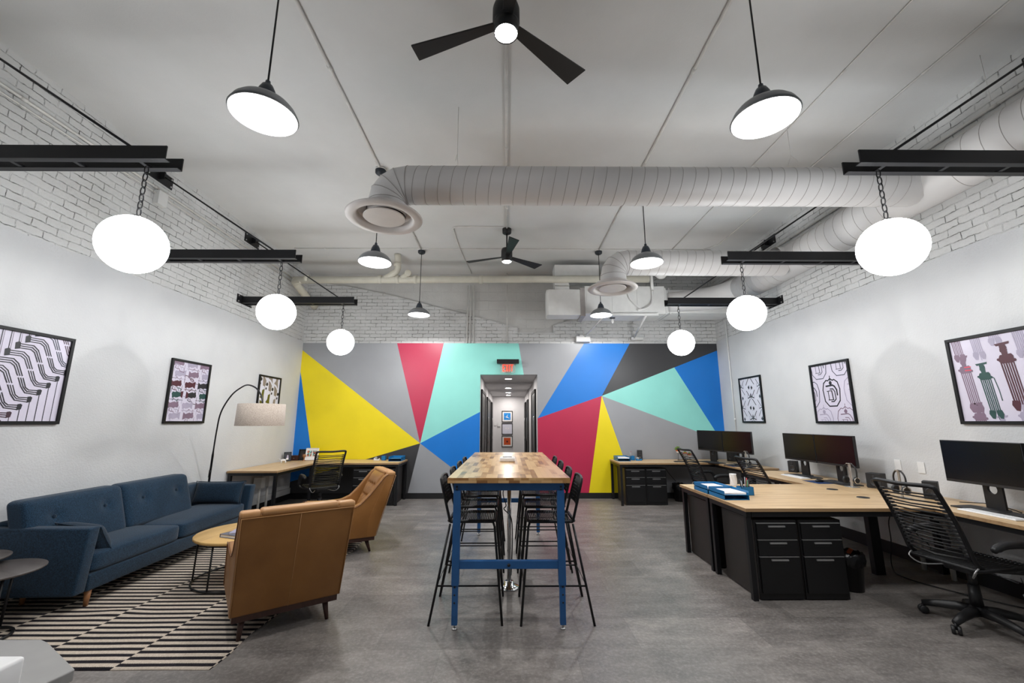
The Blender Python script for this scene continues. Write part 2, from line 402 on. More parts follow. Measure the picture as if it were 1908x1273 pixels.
# hallway behind the mural wall
HE = 15.9
struct(MB().box(HX0 - .15, HX0, YB + .12, HE, 0, 2.7).build('wall_hall_left', 'hall_white'))
struct(MB().box(HX1, HX1 + .15, YB + .12, HE, 0, 2.7).build('wall_hall_right', 'hall_white'))
struct(MB().box(HX0 - .15, HX1 + .15, HE, HE + .15, 0, 2.7).build('wall_hall_end', 'hall_white'))
struct(MB().box(HX0 - .1, HX1 + .1, YB + .12, 10.7, HZ, HZ + .12).box(HX0 - .1, HX1 + .1, 10.7, HE, 2.47, 2.62).build('ceiling_hall', 'hall_white'))
for i, (y0, y1, s, zt) in enumerate([(9.2, 10.75, -1, 2.23), (11.6, 13.9, -1, 2.2), (14.6, 15.5, -1, 2.2), (9.4, 10.9, 1, 2.25), (12.9, 13.9, 1, 2.2), (14.7, 15.6, 1, 2.2)]):
    x = HX0 if s < 0 else HX1; q = -s
    d = MB().m(0).box(*sorted((x + q * .001, x + q * .02)), y0, y1, 0, zt).build('door_%d' % (i + 1), 'door_black'); struct(d)
    MB().box(*sorted((x + q * .012, x + q * .035)), y0, y0 + .06, 0, zt).box(*sorted((x + q * .012, x + q * .035)), y1 - .06, y1, 0, zt).box(*sorted((x + q * .012, x + q * .035)), y0, y1, zt - .06, zt).build('door_frame', 'frame_black', d)
    MB().tube([(x + q * .05, y0 + .14, .95), (x + q * .06, y0 + .14, 1.05), (x + q * .06, y0 + .14, 1.55), (x + q * .05, y0 + .14, 1.65)], .009).build('door_handle', 'steel', d)
for i, (y, z) in enumerate([(9.85, HZ), (12.0, 2.47), (13.9, 2.47), (15.3, 2.47)]):
    t_ = thing('recessed_downlight', ['round recessed hallway downlight nearest the mural wall', 'second hallway downlight from the mural wall', 'third hallway downlight from the mural wall', 'farthest hallway downlight, closest to the three small pictures'][i], 'ceiling light', (.0, y, z), group='hallway downlights')
    MB().lathe([(.075, 0), (.10, 0), (.10, -.008), (.075, -.004)], cap=False).build('trim_ring', 'white_plastic', t_)
    MB().lathe([(.0, -.003), (.075, -.003)], cap=False).build('lens', 'hall_glow', t_)

# ---------------------------------------------------------------- framed prints (2D drawing clipped to the sheet)
def clip(poly):
    for ax, lim, sg in ((0, 0, 1), (0, 1, -1), (1, 0, 1), (1, 1, -1)):
        out = []
        for i in range(len(poly)):
            a, b_ = poly[i - 1], poly[i]
            ia, ib = (a[ax] - lim) * sg >= 0, (b_[ax] - lim) * sg >= 0
            if ia != ib:
                t_ = (lim - a[ax]) / (b_[ax] - a[ax]); out.append((a[0] + (b_[0] - a[0]) * t_, a[1] + (b_[1] - a[1]) * t_))
            if ib: out.append(b_)
        poly = out
        if len(poly) < 3: return []
    return poly
class Art:
    def __init__(s, W, H): s.W, s.H = W, H; s.polys = []
    def poly(s, mi, pts):
        q = clip(pts)
        if len(q) >= 3: s.polys.append((mi, q))
    def line(s, mi, pts, w):
        for i in range(len(pts) - 1):
            (x0, y0), (x1, y1) = pts[i], pts[i + 1]
            dx, dy = (x1 - x0) * s.W, (y1 - y0) * s.H; L = math.hypot(dx, dy) or 1e-6
            ex, ey = dx / L * w * .35, dy / L * w * .35
            nx, ny = -dy / L * w / 2 / s.W, dx / L * w / 2 / s.H; ex /= s.W; ey /= s.H
            s.poly(mi, [(x0 - ex + nx, y0 - ey + ny), (x0 - ex - nx, y0 - ey - ny), (x1 + ex - nx, y1 + ey - ny), (x1 + ex + nx, y1 + ey + ny)])
    def disc(s, mi, c, r, n=10, ry=None):
        s.poly(mi, [(c[0] + r / s.W * math.cos(2 * PI * k / n), c[1] + (ry or r) / s.H * math.sin(2 * PI * k / n)) for k in range(n)])
def picture(label, W, H, art, mats, loc, rz, name='framed_print', fw=.03, mat_w=0, group=None, cat='picture', fm='frame_black'):
    """local: sheet in the xz plane facing -y, centre at the origin"""
    o = thing(name, label, cat, loc, rz, group)
    f = MB()
    for a in ((-W/2, W/2, H/2 - fw, H/2), (-W/2, W/2, -H/2, -H/2 + fw), (-W/2, -W/2 + fw, -H/2 + fw, H/2 - fw), (W/2 - fw, W/2, -H/2 + fw, H/2 - fw)):
        f.box(a[0], a[1], -.028, 0, a[2], a[3])
    f.build('frame', fm, o, bevel=.002)
    p = MB(); w2, h2 = W/2 - fw, H/2 - fw
    p.m(0).box(-w2, w2, -.012, -.002, -h2, h2)
    sw, sh = w2 - mat_w, h2 - mat_w
    for k, (mi, poly) in enumerate(art.polys):
        d = -.0124 - .00003 * (k % 60) - .0004 * (mi > 0)
        p.m(mi)._faces([((u - .5) * 2 * sw, d, (v - .5) * 2 * sh) for u, v in poly], [tuple(range(len(poly)))])
    p.build('print', mats, o, recalc=False)
    return o
ZP, HP = 1.936, .85
# big print left: diagonal waves of triple lines
a = Art(1.16, .79)
def U1(x, y): return (x / 1.16, y / .79)
for k in range(-7, 16):
    X0, Y0 = .80 - .068 * k, .74 - .070 * k
    col = 1 if -1 < k < 6 else (3 if 5 < k < 9 else (2 if k % 2 else 3))
    for s_ in (-1, 0, 1):
        p = s_ * .019
        a.line(col, [U1(X0 - .0, Y0 + p), U1(X0 + .10 + p * .5, Y0 + p), U1(X0 + .14 + p * .8, Y0 - .03 + p * .6), U1(X0 + .185 + p, Y0 - .125)], .0085)
        a.line(col, [U1(X0 + .195 + p, Y0 - .145), U1(X0 + .23 + p, Y0 - .225 - p * .1), U1(X0 + .265 + p * .7, Y0 - .262 + p * .7), U1(X0 + .35, Y0 - .268 + p)], .0085)
    a.poly(col, [U1(X0 - .035, Y0 - .035), U1(X0 + .004, Y0 - .025), U1(X0 + .004, Y0 + .025), U1(X0 - .01, Y0 + .04), U1(X0 - .04, Y0 + .025)])
    a.poly(col, [U1(X0 + .35, Y0 - .295), U1(X0 + .385, Y0 - .285), U1(X0 + .39, Y0 - .245), U1(X0 + .375, Y0 - .235), U1(X0 + .35, Y0 - .24)])
    a.line(col, [U1(X0 - .015, Y0 + .03), U1(X0 - .015, Y0 + 1)], .006)
    a.line(3, [U1(X0 + .0, Y0 + .03), U1(X0 + .0, Y0 + 1)], .0025)
    a.line(col, [U1(X0 + .375, Y0 - .29), U1(X0 + .375, Y0 - 1.3)], .006)
picture('large framed landscape print of diagonal wavy triple lines on the left wall', 1.22, HP, a, ['print_lilac', 'print_black', 'print_slate', 'print_plum', 'print_pink'], (XL + .019, 3.61, ZP), R(90))
# left middle: rows of camera-like machines with cranks
a = Art(.66, .79); random.seed(3)
def machine(cx, cy, s_, mi, flip, m2=None):
    q = -1 if flip else 1; m2 = mi if m2 is None else m2
    P_ = lambda u, v: (cx + q * u * s_ / .66, cy + q * v * s_ / .79)
    a.poly(m2, [P_(-.105, -.055), P_(-.10, .05), P_(-.07, .035), P_(-.055, .02), P_(-.055, -.04), P_(-.08, -.045)])
    for k in range(9):
        an = k * .7; a.disc(mi, P_(.012 + .035 * math.cos(an), .002 + .035 * math.sin(an)), .013 * s_, 6)
    a.disc(mi, P_(.012, .002), .038 * s_, 12)
    a.poly(mi, [P_(-.06, -.03), P_(-.06, .025), P_(-.01, .04), P_(.05, .04), P_(.085, .055), P_(.09, .02), P_(.10, -.005), P_(.085, -.035), P_(.05, -.03), P_(.0, -.035)])
    for (u, v) in ((-.005, .005), (.012, -.012), (.028, .006), (.012, .02), (-.035, 0), (.055, .012)): a.disc(0, P_(u, v), .0055 * s_, 5)
    a.line(0, [P_(-.008, -.022), P_(.05, -.02)], .0035)
    a.line(mi, [P_(-.11, .078), P_(.10, .070)], .006); a.line(mi, [P_(-.02, .078), P_(-.01, .092), P_(.01, .088)], .009); a.line(mi, [P_(.06, .05), P_(.075, .09)], .008)
    a.line(mi, [P_(-.04, -.04), P_(-.055, -.075), P_(-.02, -.09), P_(.02, -.088), P_(.028, -.112), P_(.05, -.122), P_(.105, -.128)], .009)
    a.line(mi, [P_(.11, -.135), P_(.115, -.02)], .006); a.line(mi, [P_(-.01, -.05), P_(-.005, -.088)], .007)
for r_ in range(6):
    for c_ in range(3):
        if r_ in (2, 3): mi = (2, 1, 2)[c_] if r_ == 3 else (3, 3, 1)[c_]
        else: mi = (4, 5)[(r_ + c_) % 2]
        m2 = 3 if (r_, c_) in ((3, 1), (3, 0)) else None
        machine(.14 + c_ * .37 + (r_ % 2) * .07, .98 - r_ * .178, .95, mi, (r_ + c_) % 2, m2)
picture('framed print of dark red and teal machines on the left wall, nearer the sofa back', .73, HP, a, ['print_lilac', 'print_black', 'print_teal', 'print_wine', 'print_mauve', 'print_faint'], (XL + .019, 5.845, ZP), R(90))
# left far: olive shapes
a = Art(.65, .79)
for r_ in range(3):
    for c_ in range(-1, 4):
        cx, cy = .2 + c_ * .3 - r_ * .05, .70 - c_ * .1 + (1 - r_) * .55; mi = 1 if (r_ == 1 and c_ in (0, 1)) else 2
        a.poly(mi, [(cx, cy), (cx + .11, cy + .03), (cx + .09, cy - .12), (cx + .12, cy - .28), (cx + .02, cy - .2), (cx - .10, cy - .17), (cx - .02, cy - .10)])
        a.poly(mi, [(cx - .08, cy - .22), (cx + .02, cy - .26), (cx + .10, cy - .33), (cx + .07, cy - .47), (cx - .05, cy - .45)])
        a.line(2, [(cx + .08, cy + .02), (cx + .10, cy + .1), (cx + .18, cy + .15)], .008)
        a.disc(3, (cx + .2, cy + .14), .035, 6); a.disc(3, (cx + .17, cy + .04), .026, 5)
picture('framed print with olive green shapes on the left wall, partly behind the arc lamp shade', .71, HP, a, ['print_white', 'print_olive', 'print_taupe', 'print_black'], (XL + .019, 7.805, ZP), R(90))
# right far: diamond lattice
a = Art(.66, .79)
def dia(cx, cy, mi, f=1):
    for sx in (-1, 1):
        for sy in (-1, 1):
            a.line(mi, [(cx + sx * .06, cy + sy * .21), (cx + sx * .20, cy + sy * .07)], .016 * f)
    a.line(mi, [(cx - .15, cy + .235), (cx - .02, cy + .265)], .018 * f); a.line(mi, [(cx + .15, cy + .235), (cx + .02, cy + .265)], .018 * f)
    a.poly(mi, [(cx - .12, cy + .01), (cx - .06, cy + .06), (cx - .03, cy + .0), (cx - .07, cy - .045)])
    a.poly(mi, [(cx + .12, cy - .01), (cx + .06, cy - .06), (cx + .03, cy + .0), (cx + .07, cy + .045)])
    a.line(3, [(cx - .01, cy + .06), (cx + .01, cy - .06)], .008); a.line(3, [(cx - .16, cy + .22), (cx - .16, cy + .32)], .012); a.line(3, [(cx + .16, cy + .22), (cx + .16, cy + .32)], .012)
    a.poly(mi, [(cx - .035, cy + .30), (cx, cy + .36), (cx + .035, cy + .30), (cx, cy + .19)])
for cy in (-.2, .3, .78): dia(.5, cy, 1)
for cy in (.05, .55, 1.03): dia(.0, cy, 2, .8); dia(1.0, cy, 2, .8)
picture('framed print of a blue-black diamond lattice, farthest of the right wall prints', .71, HP, a, ['print_white', 'print_black', 'print_slate', 'print_faint'], (XR - .019, 7.80, ZP), R(-90))
# right middle: rounded octagon diagrams
a = Art(.66, .79)
def octo(cx, cy, mi, w_):
    s_ = 1.0
    pts = [(-.10, -.24), (.10, -.24), (.20, -.15), (.23, .05), (.19, .17), (.11, .22), (.06, .21), (0, .245), (-.06, .21), (-.11, .22), (-.19, .17), (-.23, .05), (-.20, -.15), (-.10, -.24)]
    a.line(mi, [(cx + u, cy + v) for u, v in pts], w_)
    a.disc(mi, (cx, cy + .165), .028, 8); a.disc(0, (cx, cy + .16), .012, 6); a.line(mi, [(cx, cy + .2), (cx, cy + .29)], w_ * .8)
    a.line(mi, [(cx - .13, cy + .115), (cx + .05, cy + .125), (cx + .10, cy + .1), (cx + .145, cy + .04), (cx + .15, cy - .05)], w_ * 1.3)
    a.line(mi, [(cx - .03, cy + .06), (cx + .05, cy + .06), (cx + .09, cy + .01), (cx + .10, cy - .12), (cx + .04, cy - .16), (cx - .03, cy - .16)], w_ * .9)
    a.line(mi, [(cx - .12, cy + .025), (cx + .02, cy + .03)], w_ * .6); a.line(mi, [(cx - .1, cy - .13), (cx + .04, cy - .13)], w_ * .7)
    a.line(mi, [(cx - .09, cy + .02), (cx - .08, cy - .13)], w_ * .7); a.line(mi, [(cx + .01, cy + .02), (cx + .03, cy - .13)], w_)
for cx, cy, mi in ((.5, .5, 1), (.22, 1.0, 2), (.80, 1.02, 2), (.22, .0, 4), (.80, .0, 3), (-.07, .5, 2), (1.07, .5, 4)): octo(cx, cy, mi, .017 if mi == 1 else .010)
picture('framed print of a black rounded octagon pipe diagram, middle of the right wall prints', .73, HP, a, ['print_lilac', 'print_black', 'print_slate', 'print_mauve', 'print_faint'], (XR - .019, 5.835, ZP), R(-90))
# right near: folded tripods
a = Art(1.16, .79)
def tripod(cx, cy, mi, s_=1.0, arm=False):
    U = lambda u, v: (cx + (u * s_ - .10 * v * s_) / 1.16, cy + v * s_ / .79)
    a.poly(mi, [U(-.052, .295), U(.058, .305), U(.052, .285), U(-.04, .275)]); a.poly(mi, [U(-.02, .285), U(.022, .285), U(.03, .25), U(-.022, .25)])
    a.disc(mi, U(.0, .238), .027 * s_, 9); a.disc(0, U(.004, .252), .007 * s_, 5); a.poly(mi, [U(-.02, .225), U(.024, .225), U(.020, .19), U(-.018, .19)])
    a.poly(mi, [U(-.035, .20), U(.045, .205), U(.055, .185), U(.052, .15), U(.04, .13), U(-.04, .13), U(-.056, .15), U(-.045, .185)])
    a.disc(mi, U(-.055, .165), .012 * s_, 6); a.disc(mi, U(.055, .15), .013 * s_, 6); a.poly(0, [U(-.012, .162), U(.018, .164), U(.016, .18), U(-.012, .178)])
    for k in range(6):
        x = -.043 + k * .0172; a.line(mi, [U(x, .14), U(x * .93, -.20)], (.0085 if k % 2 else .011) * s_)
    for x in (-.034, .034):
        a.poly(mi, [U(x - .020, -.17), U(x - .030, -.205), U(x - .012, -.25), U(x + .012, -.255), U(x + .028, -.21), U(x + .018, -.17)]); a.disc(0, U(x + (.008 if x > 0 else -.008), -.21), .008 * s_, 5)
    a.line(mi, [U(.005, -.18), U(.01, -.26)], .006)
    if arm: a.line(mi, [U(.045, .17), U(.075, .14), U(.085, .02), U(.083, -.08)], .007)
for cx, cy, mi, s_ in ((.10, .42, 3, 1.0), (.235, .33, 2, .95), (.41, .47, 1, 1.12), (.59, .37, 4, .98), (.80, .45, 1, 1.0), (.95, .40, 2, 1), (.05, 1.02, 3, .9), (.20, 1.02, 5, .9), (.33, 1.16, 5, .9), (.50, .98, 5, .9), (.67, 1.1, 3, .9), (.85, 1.03, 5, .9), (.14, -.16, 3, 1), (.30, -.28, 5, .9), (.46, -.15, 5, 1), (.66, -.24, 3, .9), (.84, -.2, 5, .9), (.73, .9, 3, .5)):
    tripod(cx, cy, mi, s_, mi == 2)
a.line(6, [(.085, .66), (.13, .66)], .01); a.line(6, [(.085, .62), (.13, .62)], .01)
picture('large framed landscape print of folded tripods on the right wall', 1.22, HP, a, ['print_lilac', 'print_wine', 'print_teal', 'print_mauve', 'print_black', 'print_faint', 'print_pink'], (XR - .019, 3.595, ZP), R(-90))
# three small pictures at the end of the hall
a1 = Art(.3, .3); a1.poly(1, [(.15, .15), (.85, .15), (.85, .85), (.15, .85)]); a1.poly(2, [(.2, .5), (.4, .45), (.55, .75), (.5, .45), (.8, .3), (.45, .38)])
a2 = Art(.3, .3); a2.disc(1, (.38, .55), .022, 8); a2.disc(1, (.62, .55), .022, 8); a2.line(1, [(.4, .4), (.6, .4)], .005)
a3 = Art(.3, .3); a3.poly(1, [(.15, .15), (.85, .15), (.85, .85), (.15, .85)]); a3.poly(2, [(.42, .35), (.5, .42), (.58, .35), (.58, .6), (.5, .52), (.42, .6)])
for nm, aa, mm, z in (('top', a1, ['paper', 'print_skyblue', 'paper'], 1.715), ('middle', a2, ['print_white', 'paper'], 1.262), ('bottom', a3, ['paper', 'print_orange', 'print_wine'], .81)):
    picture({'top': 'small square picture with a bright blue image at the hall end, topmost', 'middle': 'small square pale grey picture at the hall end, in the middle', 'bottom': 'small square picture with an orange image at the hall end, lowest'}[nm], .40, .41, aa, mm, (-.04, HE - .002, z), 0, fw=.022)
tag(MB().box(-.52, -.44, HE - .02, HE, 1.38, 1.5).build('wall_switch', 'outlet_white'), 'small white wall switch left of the hall end pictures', 'switch')
tag(MB().box(-.40, -.29, HE - .03, HE, 1.35, 1.48).build('thermostat', 'outlet_white'), 'white thermostat beside the hall end pictures', 'thermostat')

# ---------------------------------------------------------------- exit sign
e = thing('exit_sign', 'black housed exit sign with glowing red letters above the hallway opening', 'exit sign', (-.01, YB - .012, 2.56))
MB().box(-.235, .235, -.13, 0, .19, .275).build('housing', 'black_metal', e, bevel=.004)
MB().box(-.15, .155, -.075, -.069, -.01, .19).build('panel', 'clear_acrylic', e)
L = MB(); z0, z1, w_ = .02, .165, .017; y0, y1 = -.085, -.078
x = -.112
L.box(x, x + w_, y0, y1, z0, z1)
for zz in (z0, (z0 + z1 - w_) / 2, z1 - w_): L.box(x, x + .052, y0, y1, zz, zz + w_)
for dx in (1, -1):
    M = MX; xa = x + .066; xb = xa + .056
    if dx > 0: L.prism([(xa, z0), (xa + w_, z0), (xb, z1), (xb - w_, z1)], y0, y1, MX)
    else: L.prism([(xb - w_, z0), (xb, z0), (xa + w_, z1), (xa, z1)], y0 - .0005, y1 - .0005, MX)
xi = x + .136; L.box(xi, xi + w_, y0, y1, z0, z1)
xt = x + .166; L.box(xt, xt + .06, y0, y1, z1 - w_, z1); L.box(xt + .0215, xt + .0215 + w_, y0, y1, z0, z1)
L.build('letters', 'exit_red', e)

# ---------------------------------------------------------------- wall brackets, globes
def arm_bracket(side, y, label):
    """arm of two flat bars from the wall into the room, tie rod above; local x runs from wall into room"""
    x = XL if side < 0 else XR; s = -side
    o = thing('bracket_arm', label, 'wall bracket', (x, y, 3.53), 0, 'black arms over the room')
    tip = 1.87
    X = lambda v: s * v
    b = MB()
    for yy, tp in ((-.085, tip - .0), (.075, tip)):
        b.box(*sorted((X(.0), X(tp))), yy, yy + .012, -.055, .055)
        b.box(*sorted((X(.0), X(tp))), *( (yy - .04, yy) if yy > 0 else (yy + .012, yy + .05) ), -.055, -.048)
    b.build('bars', 'black_metal', o, bevel=.0015)
    for v in (.25, .65, 1.13, 1.63): MB().box(*sorted((X(v), X(v + .03))), -.073, .075, -.05, -.035).build('cross_tie', 'black_metal', o)
    p = MB().box(*sorted((X(.0), X(.012))), -.2, .2, -.07, .07)
    p.build('wall_plate', 'black_metal', o, bevel=.002)
    bb = MB()
    for yy in (-.17, .17):
        for zz in (-.045, .045, 1.03, 1.13): bb.lathe([(.012, 0), (.012, .01), (0, .012)], (X(.012), yy, zz), 8, M=Matrix.Rotation(R(90 * s), 4, 'Y'))
    bb.build('bolts', 'steel', o)
    MB().box(*sorted((X(0), X(.012))), -.2, .2, 1.0, 1.16).box(*sorted((X(.01), X(.08))), -.02, .0, 1.03, 1.13).build('upper_plate', 'black_metal', o, bevel=.002)
    MB().tube([(X(.05), 0, 1.08), (X(1.63), 0, .03)], .010, 8).build('tie_rod', 'black_metal', o)
    return o
def globe(x, y, label):
    o = thing('globe_pendant', label, 'pendant light', (x, y, 2.825), 0, 'white globes hung from the black arms')
    MB().sphere((0, 0, 0), .212, 40, 24).build('globe', 'globe_glow', o)
    MB().lathe([(.035, .205), (.045, .215), (.03, .228), (0, .23)], cap=False).build('cap', 'chrome', o)
    ch = MB(); z = .228; k = 0
    while z < .63:
        pts = []
        for i in range(10):
            a_ = 2 * PI * i / 10; u, v = .017 * math.cos(a_), .036 * math.sin(a_)
            pts.append((u, 0, z + .032 + v) if k % 2 else (0, u, z + .032 + v))
        ch.tube(pts, .0042, 5, closed=True); z += .058; k += 1
    ch.build('chain', 'black_metal', o)
    return o
nm = ['nearest the camera', 'in the middle', 'nearest the mural wall']
for i, y in enumerate((2.93, 4.88, 6.83)):
    arm_bracket(-1, y, 'black double-bar arm on the left brick wall, ' + nm[i]); arm_bracket(1, y, 'black double-bar arm on the right brick wall, ' + nm[i])
    globe(-2.78, y, 'glowing white globe on a chain on the left side, ' + nm[i]); globe(2.88, y, 'glowing white globe on a chain on the right side, ' + nm[i])

# ---------------------------------------------------------------- dome pendants
def dome(x, y, tilt, label):
    o = thing('dome_pendant', label, 'pendant light', (x, y, 3.50), 0, 'grey dome pendants')
    sh = [(.203, 0), (.207, .006), (.200, .020), (.186, .050), (.160, .080), (.125, .105), (.09, .122), (.06, .135)]
    MB().lathe(sh, cap=False, n=36).build('shade', 'shade_grey', o)
    MB().lathe([(r_ - .004, z_ - .003) for r_, z_ in sh] + [(.0, .13)], cap=False, n=36).build('reflector', 'shade_white', o)
    MB().lathe([(0, .012), (.198, .012)], cap=False, n=36).build('lens', 'lens_glow', o)
    ld = bpy.data.lights.new('bulb', 'SPOT'); ld.energy = 75; ld.spot_size = R(168); ld.spot_blend = .15; ld.shadow_soft_size = .04; ld.color = (1.0, .985, .97)
    lo = bpy.data.objects.new('bulb', ld); C.objects.link(lo); lo.parent = o; lo.location = (0, 0, .004)
    MB().lathe([(.06, .132), (.06, .15), (.05, .19), (.034, .225), (.018, .23), (.015, .26), (0, .265)], cap=False).build('socket', 'socket_grey', o)
    MB().tube([(0, 0, .255), (0, 0, 1.22)], .006, 6).build('cord', 'cord_black', o)
    MB().lathe([(.0, 1.21), (.045, 1.215), (.068, 1.235), (.07, 1.275)], cap=False).build('canopy', 'junction_navy', o)
    MB().lathe([(.075, 1.275), (.075, 1.30)], n=8).build('ceiling_box', 'conduit_paint', o)
    return o
for i, (y, d) in enumerate(((2.42, 'largest and nearest the camera'), (4.99, 'in the middle of the row'), (7.63, 'smallest and nearest the back wall'))):
    dome(-1.68 + (.0 if i else .08), y, 0, 'grey metal dome pendant in the left row, ' + d); dome(1.745 if i else 1.69, y, 0, 'grey metal dome pendant in the right row, ' + d)

# ---------------------------------------------------------------- ceiling fans
def fan(x, y, label):
    o = thing('ceiling_fan', label, 'ceiling fan', (x, y, 4.2))
    MB().lathe([(.0, .0), (.07, .0), (.078, .008)], cap=False).build('light_lens', 'fan_glow', o)
    MB().lathe([(.078, .002), (.083, .0), (.085, .07), (.088, .085)], cap=False, n=32).build('light_housing', 'fan_black', o)
    MB().lathe([(.088, .085), (.095, .09), (.095, .2), (.085, .235), (.04, .245), (0, .245)], cap=False, n=32).build('motor', 'fan_black', o)
    MB().tube([(0, 0, .24), (0, 0, .52)], .013, 10).build('downrod', 'fan_black', o)
    MB().lathe([(0, .51), (.06, .512), (.075, .525), (.078, .6)], cap=False, n=28).build('canopy', 'fan_black', o)
    for a_ in (279, 39.5, 160):
        M = Matrix.Rotation(R(a_), 4, 'Z') @ Matrix.Translation((0, 0, .095)) @ Matrix.Rotation(R(-13), 4, 'X')
        b = MB(); b.prism([(.07, -.035), (.07, .035), (.72, .085), (.755, -.085)], -.006, .006, M)
        b.build('blade', 'fan_black', o, bevel=.002)
    return o
fan(-.02, 2.47, 'black three-blade ceiling fan with round light, large at the top of the view')
fan(-.03, 6.73, 'smaller looking black three-blade ceiling fan on a downrod, above the hallway end of the table')

# ---------------------------------------------------------------- ducts
def ring_seams(m_, axis, c, r, a0, a1, step, slant=.03):
    v = a0
    while v < a1:
        pts = []
        for k in range(28):
            q = 2 * PI * k / 28; u, w2 = math.cos(q) * (r + .0005), math.sin(q) * (r + .0005); sh = slant * math.cos(q)
            pts.append((v + sh, c[1] + u, c[2] + w2) if axis == 'x' else (c[0] + u, v + sh, c[2] + w2))
        m_.tube(pts, .0032, 5, closed=True); v += step
def cross_duct(y, z, r, xv, zd, rd, label, label2):
    o = thing('round_duct', label, 'air duct', (0, y, z))
    m_ = MB(); n = 36
    def ringpts(c, d):
        d = Vector(d).normalized(); u = Vector((0, 1, 0)); v = d.cross(u)
        return [Vector(c) + (u * math.cos(2 * PI * k / n) + v * math.sin(2 * PI * k / n)) * r for k in range(n)]
    br = r + .02; path = [((4.12, 0, 0), (-1, 0, 0)), ((xv + br, 0, 0), (-1, 0, 0))]
    for a_ in (22.5, 45, 67.5, 90):
        path.append(((xv + br - br * math.sin(R(a_)), 0, -br + br * math.cos(R(a_))), (-math.cos(R(a_)), 0, -math.sin(R(a_)))))
    path.append(((xv, 0, zd - z + .02), (0, 0, -1)))
    rings = [ringpts(*p_) for p_ in path]
    vs = [v for rg in rings for v in rg]; fs = []
    for i in range(len(rings) - 1):
        for k in range(n): fs.append((i * n + k, i * n + (k + 1) % n, (i + 1) * n + (k + 1) % n, (i + 1) * n + k))
    m_._faces(vs, fs, None, True)
    m_.build('duct_body', 'duct_white', o)
    sm = MB()
    for rg in rings[1:-1]: sm.tube([tuple(v) for v in rg], .004, 5, closed=True)
    v = xv + br + .09
    while v < 4.05:
        pts = [(v + .035 * math.sin(2 * PI * k / 28), math.cos(2 * PI * k / 28) * r, math.sin(2 * PI * k / 28) * r) for k in range(28)]
        sm.tube(pts, .0028, 5, closed=True); v += .125
    sm.build('seam', 'duct_seam', o)
    d = thing('duct_diffuser', label2, 'air vent', (xv - .02, y, zd), 0, 'round ceiling diffusers')
    MB().lathe([(r - .02, .12), (r - .005, .07), (rd * .78, .035), (rd * .97, .012), (rd, .0), (rd * .97, -.012), (rd * .80, -.022), (rd * .74, -.012), (rd * .69, .03), (rd * .64, .09)], cap=False, n=48).build('cone', 'diffuser_paint', d)
    MB().lathe([(0, -.004), (rd * .53, -.004), (rd * .545, .002), (rd * .53, .01), (0, .012)], cap=False, n=48, smooth=False).build('centre_plate', 'diffuser_paint', d)
    MB().lathe([(rd * .645, .085), (0, .1)], cap=False).build('throat', 'black_matte', d)
cross_duct(3.88, 3.89, .188, -1.22, 3.535, .375, 'white round spiral duct crossing the room, nearer the camera', 'round white diffuser with a closed centre plate on the nearer duct')
cross_duct(5.92, 3.87, .188, 1.56, 3.47, .365, 'white round spiral duct crossing the room, farther from the camera', 'round white diffuser with a closed centre plate on the farther duct')
tr = thing('trunk_duct', 'large white round spiral duct along the top of the right wall', 'air duct', (4.27, 0, 3.92))
MB().tube([(0, -.5, 0), (0, 7.3, 0)], .235, 40).tube(smooth_path([(0, 7.28, 0), (-.06, 7.5, -.01), (-.25, 7.72, -.03), (-.6, 7.86, -.05), (-1.1, 7.98, -.06)], 5), .235, 40, rr=[.235 - .004 * max(0, i - 8) for i in range(21)]).build('duct_body', 'duct_white', tr)
sm = MB(); v = .2
while v < 7.2:
    if not (3.62 < v < 4.14 or 5.66 < v < 6.18):
        sm.tube([(math.cos(2 * PI * k / 30) * .235, v + .04 * math.cos(2 * PI * k / 30), math.sin(2 * PI * k / 30) * .235) for k in range(30)], .003, 5, closed=True)
    v += .15
sm.build('seam', 'duct_seam', tr)
for y in (3.88, 5.92): MB().lathe([(.192, -.28), (.205, -.12), (.235, 0)], (0, y, 0), 32, M=Matrix.Rotation(R(90), 4, 'Y'), cap=False).build('saddle', 'duct_white', tr)
# thin hanger wires
for (x, y, z0, lab) in ((-.53, 3.88, 4.07, 'thin wire hanger holding the nearer duct, left of centre'), (2.93, 3.88, 4.07, 'thin wire hanger holding the nearer duct, at the right'), (2.05, 5.92, 4.05, 'thin wire hanger holding the farther duct'), (4.27, 3.2, 4.15, 'thin wire hanger holding the duct along the right wall')):
    hw = MB().tube([(x, y, CZ), (x, y, z0 + .18)], .003, 5).tube([(x, y, z0 + .18), (x, y - .12, z0 + .02)], .002, 4).tube([(x, y, z0 + .18), (x, y + .12, z0 + .02)], .002, 4)
    tag(hw.build('duct_hanger', 'conduit_paint'), lab, 'wire')

# ---------------------------------------------------------------- air handler
hv = thing('air_handler', 'white boxy air handler and ducts hung in front of the back wall', 'air handler', (0, 8.0, 3.6))
MB().box(1.52, 3.12, 0, .62, .03, .60).build('cabinet', 'white_metal', hv, bevel=.006)
MB().prism([(.80, 0), (1.43, 0), (1.43, .36), (.80, .36), (.76, .32), (.76, .04)], .0, .53).build('plenum', 'white_metal', hv, bevel=.006)
MB().box(1.43, 1.52, -.01, .5, -.02, .56).build('flange', 'duct_seam', hv)
MB().box(.93, 1.22, .03, .33, .53, .62).box(.93, 1.84, .03, .4, .74, 1.06).box(.93, 1.22, .03, .33, .6, .76).build('upper_duct', 'white_metal', hv, bevel=.005)
MB().box(3.12, 4.5, .02, .6, .05, .53).build('side_duct', 'white_metal', hv, bevel=.005)
for x in (3.12, 3.2): MB().box(x, x + .02, -.01, .62, .02, .56).build('flange', 'white_metal', hv)
